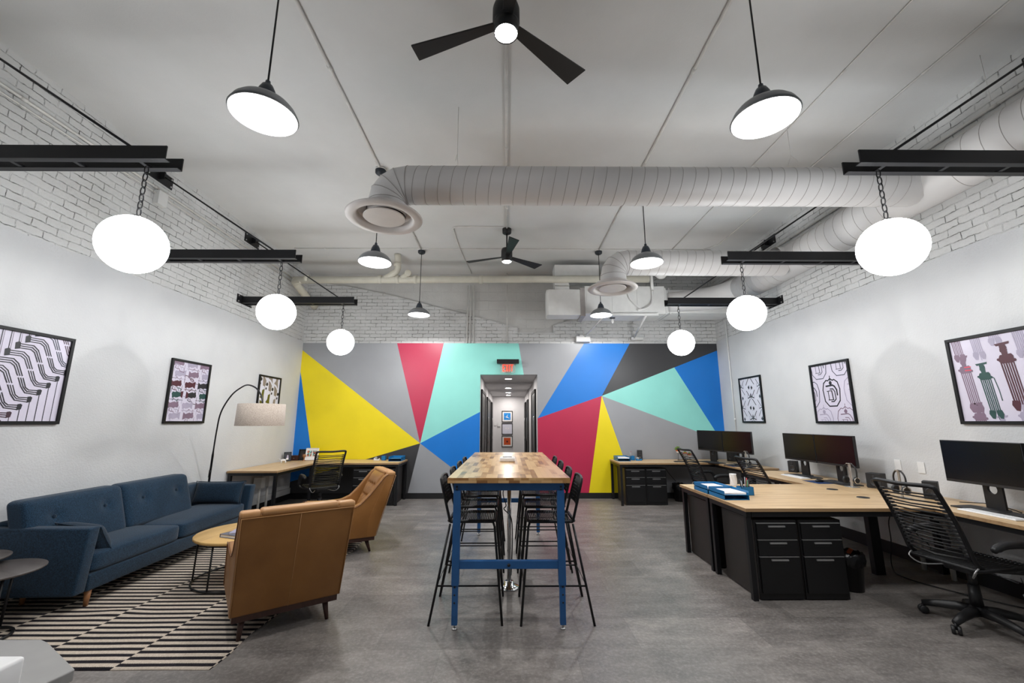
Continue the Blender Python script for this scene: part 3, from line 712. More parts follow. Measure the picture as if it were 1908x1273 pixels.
for x0_, x1_ in ((1.56, 2.0), (2.06, 2.5), (2.56, 3.08)): MB().box(x0_, x1_, -.008, 0, .08, .55).build('access_panel', 'white_metal', hv, bevel=.002)
MB().tube([(2.86, -.05, .50), (2.86, -.05, .9), (2.86, -.03, 1.0)], .028, 10).tube(smooth_path([(2.86, -.05, .5), (2.84, -.06, .25), (2.72, -.05, .13), (2.55, -.03, .10)], 5), .02, 10).tube(smooth_path([(2.35, -.04, .5), (2.42, -.05, .3), (2.6, -.05, .12)], 5), .014, 8).build('pipe', 'white_metal', hv)
s1 = thing('support_bracket', 'white strut bar with diagonal braces under the air handler', 'bracket', (0, 8.0, 3.6))
MB().box(1.85, 2.95, -.06, -.02, -.02, .02).build('bar', 'white_metal', s1)
MB().tube([(2.72, -.02, -.0), (2.72, .90, -.30)], .022, 6).build('brace', 'white_metal', s1); MB().tube([(1.9, -.02, 0), (1.62, .90, -.30)], .016, 6).build('brace', 'white_metal', s1)
MB().tube([(1.62, .9, -.32), (1.62, .62, .02)], .012, 6).build('brace', 'white_metal', s1)
jb1 = MB().box(1.46, 1.76, 8.80, YB - .0, 3.22, 3.34).box(1.54, 1.70, 8.82, YB, 3.34, 3.38)
tag(jb1.build('junction_box', 'white_metal', bevel=.006), 'wide white box on the brick ledge under the air handler', 'electrical box')
tag(MB().box(2.66, 2.92, 8.84, YB, 3.27, 3.33).build('junction_box', 'white_metal', bevel=.006), 'flat white box on the brick ledge at the right of the air handler', 'electrical box')
ps = thing('camera_sensor', 'small white sensor on a bracket under the air handler', 'sensor', (2.05, 8.0, 3.5))
MB().box(-.05, .05, -.02, .02, .03, .05).build('mount', 'black_metal', ps); MB().sphere((0, 0, -.02), .035, 14, 8, (.8, .8, 1.4)).build('body', 'white_plastic', ps)

# ---------------------------------------------------------------- pipes
pp = thing('drain_pipe', 'thick cream drain pipe running across in front of the back wall', 'pipe', (0, 7.95, 4.31))
MB().tube([(-4.25, 0, -.02), (-1.2, 0, .0), (2.8, 0, .02)], .070, 20).build('main_run', 'pipe_cream', pp)
MB().tube(smooth_path([(-4.1, 0, -.02), (-4.24, .05, -.03), (-4.28, .2, -.06), (-4.26, .98, -.30)], 5), .072, 16).build('elbow', 'pipe_cream', pp)
MB().tube(smooth_path([(-2.45, 0, .02), (-2.3, -.03, .10), (-2.2, -.05, .2), (-2.2, -.1, .49)], 5), .062, 16).build('riser', 'pipe_cream', pp)
MB().tube([(-2.15, 0, .0), (-1.98, -.06, .10)], .055, 16).lathe([(.066, 0), (.066, .05), (.05, .055), (0, .055)], (-1.98, -.06, .10), 16, M=Matrix.Rotation(R(90), 4, 'X')).build('cleanout', 'pipe_cream', pp)
cl = MB()
for x in (-4.0, -2.55, -2.2, -1.85, -.55, 1.9): cl.lathe([(.082, -.035), (.082, .035)], (x, 0, 0), 20, M=Matrix.Rotation(R(90), 4, 'Y'))
cl.tube([(-2.2, -.08, .25), (-2.2, -.08, .31)], .07, 16)
cl.build('collar', 'pipe_cream', pp)
tag(MB().lathe([(.0, -.11), (.06, -.10), (.14, -.02), (.15, .10), (.05, .14)], (3.0, 7.80, 4.40), 14).build('pipe_insulation', 'white_metal'), 'lumpy white wrapped pipe end under the farther duct', 'pipe')
def pipe(name, pts, r, label, mat='conduit_paint', cat='conduit', grp=None):
    m_ = MB().tube(pts, r, 8)
    for i in range(len(pts) - 1):      # couplings and straps along the long straight stretches
        p, q = Vector(pts[i]), Vector(pts[i + 1]); L_ = (q - p).length
        if L_ < 1.5: continue
        d = (q - p) / L_; v_ = .55
        while v_ < L_: m_.tube([p + d * v_, p + d * (v_ + .05)], r * 1.35, 8); v_ += 1.45
    o = m_.build(name, mat)
    return tag(o, label, cat, grp)
for i, x in enumerate((-.90, -.835, -.76)):
    pipe('wall_conduit', [(x, YB - .02, 3.2), (x, YB - .02, 3.3), (x, YB - .03, 4.5)], .012, 'thin vertical painted conduit above the mural, %s of a set of three' % ('leftmost', 'middle one', 'rightmost')[i], grp='three vertical conduits on the back wall')
pipe('wall_conduit', [(-.03, YB - .02, 3.2), (-.03, YB - .02, CZ)], .010, 'single vertical painted conduit on the brick above the exit sign')
pipe('ceiling_conduit', [(-1.66, YF, CZ - .012), (-1.68, 5.0, CZ - .012), (-1.68, 7.6, CZ - .012)], .015, 'painted conduit along the ceiling joining the left row of dome pendants')
pipe('ceiling_conduit', [(1.74, YF, CZ - .012), (1.745, 7.6, CZ - .012)], .015, 'painted conduit along the ceiling joining the right row of dome pendants')
pipe('ceiling_conduit', [(-.02, 2.5, CZ - .012), (-.03, 6.7, CZ - .012)], .016, 'painted conduit along the ceiling between the two fans')
pipe('ceiling_conduit', [(3.19, YF, CZ - .010), (3.15, 7.9, CZ - .010)], .008, 'thin painted conduit along the ceiling right of the dome pendants')
pipe('ceiling_conduit', [(3.95, YF, CZ - .012), (3.93, 7.3, CZ - .012), (3.75, 7.55, CZ - .012)], .010, 'painted conduit along the ceiling closest to the right wall')
pipe('ceiling_conduit', [(-4.1, 7.56, CZ - .010), (-.6, 7.56, CZ - .010), (3.9, 7.56, CZ - .010)], .009, 'straight painted conduit running across the ceiling near the back wall')
pipe('ceiling_conduit', smooth_path([(-.1, 6.62, CZ - .01), (-.8, 6.62, CZ - .01), (-.93, 6.66, CZ - .01), (-.95, 6.8, CZ - .01), (-.93, 7.6, CZ - .01), (-.83, 8.9, CZ - .01)], 4), .011, 'bent painted conduit leading left and back from the farther fan')
for side, x in ((-1, XL), (1, XR)):
    s = -side
    for k, z in enumerate((4.43, 4.36)):
        pipe('wall_conduit', [(x + s * .02, YF, z), (x + s * .02, 8.6, z)], .014 if k == 0 else .009, 'painted %s conduit running high along the %s brick wall' % (('thicker upper', 'thinner lower')[k], 'left' if side < 0 else 'right'))
tag(MB().box(XL, XL + .07, 4.84, 4.98, 4.22, 4.40).build('junction_box', 'white_metal', bevel=.005), 'white painted box on the left brick wall under the black plate', 'electrical box')
pipe('wall_conduit', [(XR - .035, 8.43, 1.0), (XR - .035, 8.43, 3.6)], .012, 'vertical white conduit down the right wall near the mural corner', 'white_metal')

# ---------------------------------------------------------------- bar table
bt = thing('bar_table', 'long bar-height table with butcher block top on blue steel legs', 'table', (.006, 4.835, 0))
m_ = MB(); m_.m(0).box(-.485, .485, -1.385, 1.385, 1.058, 1.10)
for f_ in m_.bm.faces:
    if abs(f_.calc_center_median().y) > 1.38: f_.material_index = 1
m_.build('table_top', ['butcher_block', 'butcher_end'], bt, bevel=.003)
for sx in (-1, 1):
    for sy in (-1, 1):
        lg = MB(); x = sx * .41; y = sy * 1.335
        lg.box(x - .028, x + .028, y - .028, y + .028, .31, 1.0); lg.box(x - .022, x + .022, y - .022, y + .022, .035, .33)
        lo = lg.build('leg', 'bar_blue', bt, bevel=.002)
        MB().cyl((x, y, 0), .020, 0, .012).cyl((x, y, 0), .007, .01, .04).build('levelling_foot', 'steel', lo)
        h = MB()
        for z in (.30, .245, .19): h.lathe([(.0065, 0), (.0065, .002), (0, .002)], (x + sx * .002, y - .0225, z), 10, M=Matrix.Rotation(R(90), 4, 'X'))
        for z in (1.03, 1.012): h.lathe([(.008, 0), (.008, .003), (0, .003)], (x + sx * .002, y - .029, z), 10, M=Matrix.Rotation(R(90), 4, 'X'))
        h.build('bolt_holes', 'black_matte', lo)
for sy in (-1, 1):
    y = sy * 1.335
    MB().box(-.438, .438, y - .022, y + .022, 1.0, 1.058).build('end_rail', 'bar_blue', bt, bevel=.002)
    cb = MB().box(-.385, .385, y - .02, y + .02, .425, .482).build('crossbar', 'bar_blue', bt, bevel=.002)
    MB().lathe([(.012, 0), (.012, .004), (0, .004)], (0, y - .02, .453), 12, M=Matrix.Rotation(R(90), 4, 'X')).build('bolt', 'black_matte', cb)
MB().box(-.438, -.41, -1.31, 1.31, 1.0, 1.058).box(.41, .438, -1.31, 1.31, 1.0, 1.058).build('side_rail', 'bar_blue', bt)
pl = thing('power_pole', 'chrome pole with a round base under the bar table', 'power pole', (.01, 4.30, 0))
MB().lathe([(.098, 0), (.098, .008), (.085, .02), (.045, .03), (.04, .06), (0, .06)], n=32).build('base', 'chrome', pl)
MB().tube([(0, 0, .03), (0, 0, 1.0)], .019, 16).build('pole', 'chrome', pl)
MB().tube(smooth_path([(-.02, .02, .98), (-.06, 0, .85), (-.03, -.02, .74), (-.05, 0, .70), (.02, -.02, .62), (.03, 0, .4), (.02, .03, .1)], 6), .005, 6).build('cable', 'cord_black', pl)
pk = thing('conference_speaker', 'white square box with dark top slot on the bar table', 'speaker', (-.01, 4.84, 1.10))
MB().rbox(-.085, .085, -.085, .085, 0, .045, .012).build('body', 'white_plastic', pk); MB().box(-.05, .05, -.02, .05, .0445, .047).build('slot', 'black_matte', pk)

# ---------------------------------------------------------------- wire bar stools (front is +x)
def make_stool():
    o = thing('bar_stool', 'x', 'stool')
    zs = .735
    for sy in (-1, 1):
        MB().tube([(.185, sy * .185, zs), (.20, sy * .195, zs - .04), (.265, sy * .275, 0)], .0095, 8).build('leg', 'black_metal', o)
        MB().tube([(-.165, sy * .185, zs - .02), (-.30, sy * .275, 0)], .0095, 8).build('leg', 'black_metal', o)
    fr = []
    for (cx, cy, a0) in ((.16, .15, 0), (-.135, .15, 90), (-.135, -.15, 180), (.16, -.15, 270)):
        fr += arc((cx, cy, zs), .045, R(a0), R(a0 + 90), 4)
    MB().tube(fr, .011, 8, closed=True).tube([(-.172, -.16, zs), (-.172, .16, zs)], .01, 6).build('seat_frame', 'black_metal', o)
    s_ = MB()
    for k in range(24):
        x = -.165 + k * .35 / 23
        s_.tube([(x, -.195, zs + .012), (x, -.09, zs - .004), (x, .09, zs - .004), (x, .195, zs + .012)], .0034, 5)
        s_.tube([(x + .003, -.195, zs - .012), (x + .003, 0, zs - .020), (x + .003, .195, zs - .012)], .0028, 4)
    for y in (-.19, .19): s_.tube([(-.16, y, zs), (.18, y, zs)], .014, 6)
    s_.build('woven_seat', 'cord_black', o)
    bk = [(-.165, -.19, zs), (-.182, -.190, .80), (-.222, -.182, .95), (-.248, -.168, 1.045), (-.254, -.135, 1.072), (-.262, 0, 1.078), (-.254, .135, 1.072), (-.248, .168, 1.045), (-.222, .182, .95), (-.182, .190, .80), (-.165, .19, zs)]
    MB().tube(smooth_path(bk, 3), .011, 8).build('back_frame', 'black_metal', o)
    b_ = MB()
    for k in range(9):
        z = .86 + k * .026; xx = -.198 - (z - .86) * .27
        b_.tube([(xx, -.185, z), (xx - .012, 0, z), (xx, .185, z)], .0034, 4)
    for k in range(12):
        y = -.165 + k * .33 / 11; b_.tube([(-.206, y, .86), (-.238, y, .97), (-.258, y, 1.07)], .0030, 4)
    b_.build('woven_back', 'cord_black', o)
    f_ = MB(); zf = .27; t_ = zf / zs
    xa, ya = .265 - .07 * t_, .275 - .085 * t_; xb = -.30 + .135 * t_
    f_.tube([(xa, -ya, zf), (xb, -ya, zf), (xb, ya, zf), (xa, ya, zf), (xa, -ya, zf)], .007, 6)
    f_.build('footrest', 'black_metal', o)
    return o
st0 = make_stool(); first = True
ordn = ['nearest the camera', 'second from the camera', 'third from the camera', 'farthest from the camera']
for side, x, ys in ((-1, -.31, (3.83, 4.42, 5.0, 5.58)), (1, .365, (3.82, 4.41, 5.06, 5.70))):
    for i, y in enumerate(ys):
        lab = 'black wire bar stool %s of the bar table, %s' % ('left' if side < 0 else 'right', ordn[i])
        rz = 0 if side < 0 else PI
        if first: st0.location = (x, y, 0); st0.rotation_euler.z = rz; st0['label'] = lab; st0['group'] = 'bar stools at the long table'; first = False
        else: dup(st0, (x, y, 0), rz, lab, 'bar stools at the long table')

# ---------------------------------------------------------------- bungee office chairs (front is +x)
def make_office_chair():
    o = thing('office_chair', 'x', 'chair')
    b = MB(); cst = []
    for k in range(5):
        a_ = R(47.8 + 72 * k); c_, s_ = math.cos(a_), math.sin(a_)
        b.tube([(c_ * .03, s_ * .03, .115), (c_ * .12, s_ * .12, .115), (c_ * .22, s_ * .22, .10), (c_ * .315, s_ * .315, .078)], .02, 8, rr=[.038, .034, .028, .022])
        cst.append((c_ * .315, s_ * .315, a_))
    b.lathe([(.055, .09), (.055, .14), (.04, .15), (0, .15)], n=20)
    b.build('star_base', 'black_plastic', o)
    for (x, y, a_) in cst:
        w_ = MB()
        M = Matrix.Translation((x, y, .030)) @ Matrix.Rotation(a_ + .5, 4, 'Z') @ Matrix.Rotation(R(90), 4, 'X')
        w_.lathe([(0, .008), (.027, .010), (.028, .028), (0, .030)], (0, 0, 0), 14, M=None) if False else None
        for z0 in (.006, -.028):
            vs = MB(); w_.lathe([(0.001, z0), (.027, z0), (.030, z0 + .005), (.030, z0 + .017), (.027, z0 + .022), (0.001, z0 + .022)], (0, 0, 0), 16, M=M)
        w_.tube([(x, y, .03), (x, y, .075)], .008, 6)
        w_.build('caster', 'black_plastic', o)
    MB().cyl((0, 0, 0), .040, .14, .30, 20, .034).cyl((0, 0, 0), .028, .29, .41, 20).build('gas_column', 'black_plastic', o)
    MB().rbox(-.13, .12, -.09, .09, .40, .445, .012).tube([(.02, -.08, .42), (.02, -.24, .40), (.02, -.27, .40)], .007, 6).build('mechanism', 'black_plastic', o)
    fr = []
    for (cx, cy, a0) in ((.18, .19, 0), (-.20, .19, 90), (-.20, -.19, 180), (.18, -.19, 270)): fr += arc((cx, cy, .475), .05, R(a0), R(a0 + 90), 4)
    MB().tube(fr, .013, 8, closed=True).build('seat_frame', 'black_metal', o)
    s_ = MB()
    for k in range(17):
        y = -.21 + k * .42 / 16; s_.tube([(-.245, y, .485), (-.1, y, .478), (.1, y, .478), (.225, y, .485)], .0055, 5)
    s_.build('seat_cords', 'cord_black', o)
    hk = MB()
    for k in range(17): y = -.21 + k * .42 / 16; hk.box(.222, .242, y - .007, y + .007, .468, .494)
    hk.build('cord_clips', 'black_plastic', o)
    BX = lambda z: -.25 - (z - .50) * .44 + (.03 * math.sin((z - .5) / .57 * PI))
    side = [(-.20, .49), (-.25, .53), (BX(.65), .65), (BX(.8), .8), (BX(.95), .95), (BX(1.03), 1.03)]
    pts = [(x, -.225, z) for x, z in side] + [(BX(1.06), -.20, 1.062), (BX(1.07) - .02, 0, 1.058), (BX(1.06), .20, 1.062)] + [(x, .225, z) for x, z in reversed(side)]
    MB().tube(smooth_path(pts, 4), .0155, 8).build('back_frame', 'black_metal', o)
    for sy in (-1, 1):
        sp = MB()
        for k in range(16):
            z = .575 + k * .028; x = BX(z); sp.box(x - .012, x + .016, sy * .197 - .02, sy * .197 + .012, z - .009, z + .009)
        sp.build('cord_clips', 'black_plastic', o)
    b_ = MB()
    for k in range(16):
        z = .575 + k * .028; x = BX(z); sag = .018 * math.sin(k * 1.9)*.3
        b_.tube([(x, -.205, z), (x - .028, 0, z + sag), (x, .205, z)], .0062, 5)
    b_.tube([(BX(.54), -.21, .545), (BX(.54) - .03, 0, .53), (BX(.54), .21, .545)], .009, 6)
    b_.build('back_cords', 'cord_black', o)
    MB().tube(smooth_path([(-.22, -.225, .50), (-.27, -.22, .46), (-.22, -.17, .41), (-.08, -.10, .42)], 4), .0055, 6).build('support_rod', 'steel', o); MB().tube(smooth_path([(-.22, .225, .50), (-.27, .22, .46), (-.22, .17, .41), (-.08, .10, .42)], 4), .0055, 6).build('support_rod', 'steel', o)
    for sy in (-1, 1):
        y = sy * .285
        arm_p = smooth_path([(-.16, y, .625), (-.08, y, .652), (.05, y, .657), (.14, y, .645), (.19, y, .58), (.21, y, .50), (.19, sy * .26, .455), (.10, sy * .18, .44), (.0, sy * .08, .43)], 4)
        am = MB(); rr = []
        for i in range(len(arm_p)): u = i / (len(arm_p) - 1); rr.append(.021 if u < .06 else (.027 if u < .62 else .016))
        am.tube(arm_p, .02, 8, rr=rr).build('armrest', 'black_plastic', o)
    return o
ch0 = make_office_chair(); ch0.location = (3.60, 3.50, 0); ch0.rotation_euler.z = R(8); ch0['label'] = 'black bungee cord office chair at the right edge, largest of the office chairs'; ch0['group'] = 'bungee office chairs'
dup(ch0, (3.62, 5.72, 0), R(4), 'black bungee office chair between the island desk and the middle wall desk on the right', 'bungee office chairs')
dup(ch0, (3.52, 7.45, 0), R(6), 'black bungee office chair at the back right corner desk', 'bungee office chairs')
dup(ch0, (-3.15, 7.37, 0), R(128), 'black bungee office chair at the left corner desk', 'bungee office chairs')
lt = thing('chair_tag', 'small clear tag hanging under the nearest office chair', 'tag', (3.80, 3.32, .30))
MB().lathe([(0, -.035), (.018, -.033), (.022, -.015), (.008, .0), (.004, .02), (0, .02)], n=14).build('bulb', 'pen_grey', lt)
MB().tube([(0, 0, .02), (0, .02, .10)], .003, 5).build('string', 'cord_black', lt)

# ---------------------------------------------------------------- desks
ZD = .77
def desk(label, tops, legs, rails, name='corner_desk', pos=(0, 0, 0)):
    o = thing(name, label, 'desk', pos)
    px, py, _ = pos
    for (x0, x1, y0, y1, mat) in tops:
        m_ = MB(); m_.m(0).box(x0 - px, x1 - px, y0 - py, y1 - py, ZD - .03, ZD)
        for f_ in m_.bm.faces:
            if abs(f_.normal.z if f_.normal.length else 0) < .1: pass
        m_.bm.normal_update()
        for f_ in m_.bm.faces:
            if abs(f_.normal.z) < .5: f_.material_index = 1
        m_.build('desktop', [mat, 'oak_edge' if name == 'corner_desk' else mat], o, bevel=.0015)
    for (x0, x1, y0, y1) in rails: MB().box(x0 - px, x1 - px, y0 - py, y1 - py, ZD - .075, ZD - .031).build('rail', 'black_metal', o)
    for (x, y, w1, w2) in legs: MB().box(x - w1 / 2 - px, x + w1 / 2 - px, y - w2 / 2 - py, y + w2 / 2 - py, 0, ZD - .031).build('leg', 'black_metal', o, bevel=.002)
    return o
# island front desk and the wall run towards the camera
desk('oak-topped black island desk nearest the camera on the right, with blue paper tray', [(2.13, 3.84, 3.95, 4.68, 'oak_x'), (3.842, 4.52, 2.2, 4.68, 'oak_y')],
     [(2.165, 4.0, .045, .045), (2.165, 4.645, .045, .045), (3.80, 4.62, .10, .06), (4.45, 2.3, .05, .05), (3.9, 2.3, .05, .05), (4.47, 4.62, .05, .05)],
     [(2.142, 2.187, 3.97, 4.67), (2.19, 4.5, 3.965, 4.0), (2.19, 4.5, 4.63, 4.665), (3.87, 3.905, 2.25, 3.96)], pos=(2.13, 3.95, 0))
desk('oak-topped black desk behind the island desk, running on along the right wall', [(2.13, 3.70, 4.69, 5.42, 'oak_x'), (3.702, 4.52, 4.69, 6.86, 'oak_y')],
     [(2.165, 4.735, .045, .045), (2.165, 5.37, .045, .045), (4.45, 6.8, .05, .05), (3.84, 6.8, .05, .05)],
     [(2.142, 2.187, 4.71, 5.40), (2.19, 3.7, 4.70, 4.735), (2.19, 3.7, 5.37, 5.405), (3.735, 3.77, 5.43, 6.84), (3.74, 4.5, 6.80, 6.84)], pos=(2.13, 4.69, 0))
desk('oak-topped black corner desk below the grey mural panel at the back right', [(2.09, 4.50, 8.12, 8.89, 'oak_x'), (3.87, 4.50, 7.18, 8.119, 'oak_y')],
     [(2.12, 8.16, .045, .045), (2.12, 8.86, .045, .045), (3.91, 7.22, .05, .05), (4.46, 7.22, .05, .05)],
     [(2.10, 2.14, 8.13, 8.87), (2.14, 4.48, 8.14, 8.17), (3.89, 3.925, 7.2, 8.12), (3.89, 4.48, 7.19, 7.23)], pos=(2.09, 8.5, 0))
desk('oak-topped black corner desk at the back left, below the yellow mural panel', [(-4.42, -2.06, 8.16, 8.89, 'oak_x'), (-4.42, -3.63, 6.87, 8.159, 'oak_y')],
     [(-2.09, 8.20, .045, .045), (-2.09, 8.86, .045, .045), (-3.665, 6.905, .045, .045), (-4.38, 6.905, .045, .045), (-3.665, 8.12, .045, .045)],
     [(-2.11, -2.07, 8.17, 8.87), (-4.4, -2.1, 8.18, 8.21), (-3.685, -3.645, 6.89, 8.16), (-4.4, -3.65, 6.885, 6.925)], pos=(-3.2, 8.5, 0))
# ---------------------------------------------------------------- drawer pedestals (front faces -y)
def make_ped():
    o = thing('drawer_cabinet', 'x', 'cabinet'); W, D, H = .392, .57, .665
    MB().box(-W / 2, W / 2, 0.012, D, .01, H).build('body', ['cabinet_side'], o, bevel=.002)
    MB().box(-W / 2 + .004, W / 2 - .004, .0, .014, .01, H - .0).build('face_frame', 'cabinet_black', o)
    for (z0, z1) in ((.06, .355), (.365, .495), (.505, .635)):
        d = MB().box(-W / 2 + .02, W / 2 - .02, -.014, .002, z0, z1).build('drawer', 'cabinet_black', o, bevel=.002)
        MB().box(-W / 2 + .02, W / 2 - .02, -.017, .0, z1 + .001, z1 + .006).build('edge_strip', 'steel', d)
        MB().box(-.075, .075, -.026, -.014, z1 - .028, z1 - .016).build('handle', 'steel', d)
        MB().box(-.07, .062, -.0155, -.0145, z1 - .052, z1 - .034).build('label_slot', 'speaker_face', d)
    return o
pd0 = make_ped(); pd0.location = (2.405, 3.99, 0); pd0['label'] = 'black three-drawer cabinet at the left under the front island desk, facing the camera'; pd0['group'] = 'black drawer cabinets'
G = 'black drawer cabinets'
dup(pd0, (2.805, 3.99, 0), 0, 'black three-drawer cabinet at the right under the front island desk, facing the camera', G)
dup(pd0, (2.395, 5.38, 0), PI, 'black drawer cabinet under the island desk turned away from the camera', G)
dup(pd0, (2.395, 8.20, 0), 0, 'black three-drawer cabinet under the back right desk, left one of two', G)
dup(pd0, (2.79, 8.20, 0), 0, 'black three-drawer cabinet under the back right desk, right one of two', G)
dup(pd0, (-2.325, 8.20, 0), 0, 'black three-drawer cabinet under the back left desk, at its right end', G)
dup(pd0, (-2.72, 8.20, 0), 0, 'black three-drawer cabinet under the back left desk, beside the chair', G)
# grommets
for x, y, l in ((3.72, 5.0, 'upper black round cable grommet in the island desktop'), (3.64, 4.48, 'lower black round cable grommet in the island desktop')):
    tag(MB().lathe([(.0, .006), (.052, .006), (.056, .0)], (x, y, ZD), 28, cap=False).build('cable_grommet', 'black_plastic'), l, 'grommet')

# ---------------------------------------------------------------- bins
def bin_(x, y, label, bag):
    o = thing('waste_bin', label, 'bin', (x, y, 0))
    MB().lathe([(.0, .0), (.095, .0), (.12, .30), (.125, .30), (.125, .31), (.115, .31), (.09, .012), (0, .012)], n=28, cap=False).build('bucket', 'black_plastic', o)
    b = MB(); random.seed(int(x * 10)); n = 36; pr = [(.127, .22), (.135, .25), (.132, .29), (.128, .325), (.115, .33), (.10, .28)]
    vs = []; fs = []
    for i, (r_, z_) in enumerate(pr):
        for k in range(n): q = 2 * PI * k / n; rr_ = r_ + .006 * math.sin(k * 2.3 + i); vs.append((rr_ * math.cos(q), rr_ * math.sin(q), z_ + .01 * math.sin(k * 1.7 + i * 2)))
    for i in range(len(pr) - 1):
        for k in range(n): fs.append((i * n + k, i * n + (k + 1) % n, (i + 1) * n + (k + 1) % n, (i + 1) * n + k))
    b._faces(vs, fs, None, True); b.build('bag', 'bag_black', o)
    if bag: MB().cbox((.03, -.0, .33), (.05, .012, .05), (.5, .3, .4)).build('paper_scrap', 'terracotta', o)
bin_(3.21, 4.24, 'black round waste bin with a bag beside the front island drawers', True)
bin_(3.38, 8.62, 'black round waste bin under the back right desk', False)

# ---------------------------------------------------------------- monitors (screen faces -x)
def make_monitor():
    o = thing('monitor', 'x', 'monitor'); W, H = .655, .378; zc = 1.175 - ZD
    MB().box(-.0, .035, -W / 2, W / 2, zc - H / 2, zc + H / 2).build('bezel', 'black_plastic', o, bevel=.003)
    MB().box(-.003, .001, -W / 2 + .007, W / 2 - .007, zc - H / 2 + .025, zc + H / 2 - .007).build('screen', 'screen_glass', o)
    s_ = MB()  # neck with an oval cable hole
    n = 24; M = Matrix(((0, 0, 1, .055), (1, 0, 0, 0), (0, 1, 0, 0), (0, 0, 0, 1)))
    w1, w2, z0, z1 = .075, .068, .015, .30; hc = .185; vs = []; fs = []
    outer = []; inner = []
    for k in range(n):
        q = 2 * PI * k / n + PI / 4; c_, d_ = math.cos(q), math.sin(q); mx = max(abs(c_), abs(d_))
        outer.append((c_ / mx * w1, (z0 + z1) / 2 + d_ / mx * (z1 - z0) / 2)); inner.append((c_ * .038, hc + d_ * .040))
    for lay in (0, .02):
        vs += [(x_, z_, lay) for x_, z_ in outer] + [(x_, z_, lay) for x_, z_ in inner]
    for k in range(n):
        j = (k + 1) % n
        fs += [(k, j, n + j, n + k), (2 * n + k, 3 * n + k, 3 * n + j, 2 * n + j), (k, 2 * n + k, 2 * n + j, j), (n + k, n + j, 3 * n + j, 3 * n + k)]
    s_._faces(vs, fs, M); s_.cbox((.045, 0, .33), (.03, .10, .10)); s_.build('stand_neck', 'black_metal', o)
    MB().lathe([(.0, .022), (.085, .022), (.09, .010)], (.06, 0, 0), 28, cap=False).build('turntable', 'black_plastic', o)
    MB().prism([(-.10, -.24), (.11, -.26), (.13, -.2), (.13, .2), (.11, .26), (-.10, .24)], 0, .011).build('base', 'black_matte', o, bevel=.003)
    return o
mo = make_monitor(); GM = 'dual monitors on the right desks'
mo.location = (4.17, 3.79, ZD); mo['label'] = 'black monitor at the right edge, left screen of the nearest pair'; mo['group'] = GM
dup(mo, (4.17, 3.13, ZD), R(-3), 'black monitor cut by the right edge, right screen of the nearest pair', GM)
dup(mo, (4.17, 6.15, ZD), 0, 'black monitor on the middle wall desk, left screen of its pair', GM)
dup(mo, (4.17, 5.485, ZD), 0, 'black monitor on the middle wall desk, right screen of its pair', GM)
dup(mo, (3.84, 8.17, ZD), R(15), 'black monitor on the back right corner desk, left screen of its pair', GM)
dup(mo, (4.015, 7.525, ZD), R(15), 'black monitor on the back right corner desk, right screen of its pair', GM)

# ---------------------------------------------------------------- small desk things
def keyboard(x, y, rz, label, c='white_plastic', k='key_grey'):
    o = thing('keyboard', label, 'keyboard', (x, y, ZD), rz)
    MB().rbox(-.063, .063, -.22, .22, 0, .012, .005, 2).build('case', c, o)
    kk = MB()
    for r_ in range(5):
        for q in range(16):
            kk.box(-.052 + r_ * .021, -.052 + r_ * .021 + .017, -.208 + q * .026, -.208 + q * .026 + .022, .0115, .0155)
    kk.build('keys', [c], o, bevel=.001)
keyboard(4.035, 3.66, 0, 'white keyboard in front of the nearest monitors'); keyboard(4.03, 6.09, 0, 'white keyboard on the middle wall desk')
keyboard(3.42, 8.30, R(80), 'dark keyboard at the back right corner desk', 'black_plastic', 'black_plastic')
def mouse(x, y, label, pad=True, plabel=None):
    o = thing('computer_mouse', label, 'mouse', (x, y, ZD + (.004 if pad else 0)))
    MB().sphere((0, 0, .012), 1, 16, 10, (.055, .033, .024)).build('shell', 'mouse_black', o)
    MB().cbox((-.02, 0, .032), (.018, .006, .008)).build('wheel', 'speaker_cone', o)
    if pad: tag(MB().rbox(x - .12, x + .12, y - .15, y + .15, ZD, ZD + .004, .0018, 1).build('mouse_pad', 'mat_blue'), plabel, 'mouse pad')
mouse(4.0, 5.58, 'black mouse on the mat of the middle wall desk', True, 'dark blue mouse mat beside the grommets on the middle wall desk')
mouse(3.99, 7.58, 'black mouse on the back right corner desk', True, 'dark mouse mat on the back right corner desk')
def speaker(x, y, rz, label, front=True, w_=.115, h_=.17):
    o = thing('desk_speaker', label, 'speaker', (x, y, ZD), rz)
    MB().rbox(-.06, .06, -w_ / 2, w_ / 2, 0, h_, .005, 2, smooth=False).build('cabinet', 'speaker_face', o)
    MB().lathe([(0, .0), (.012, .006), (.030, .002), (.036, .008), (.042, .004), (.042, 0)], (-.060, 0, h_ * .38), 24, M=Matrix.Rotation(R(-90), 4, 'Y'), cap=False).build('woofer', 'speaker_cone', o)
    MB().lathe([(0, .004), (.010, .003), (.014, .004), (.014, 0)], (-.060, 0, h_ * .78), 16, M=Matrix.Rotation(R(-90), 4, 'Y'), cap=False).build('tweeter', 'speaker_cone', o)
speaker(4.40, 6.66, R(40), 'black desk speaker behind the left end of the middle monitors'); speaker(4.33, 5.10, R(25), 'black desk speaker standing right of the middle monitors beside the headphone stand', w_=.15)
speaker(4.30, 4.42, R(40), 'black desk speaker left of the nearest monitors behind the chair back'); speaker(2.68, 8.78, R(75), 'black desk speaker at the left on the back right desk', w_=.10, h_=.19)
speaker(4.20, 8.76, R(60), 'black desk speaker behind the back right monitors', h_=.19); speaker(4.40, 8.46, R(30), 'wider black desk speaker under the back right monitors', w_=.15)
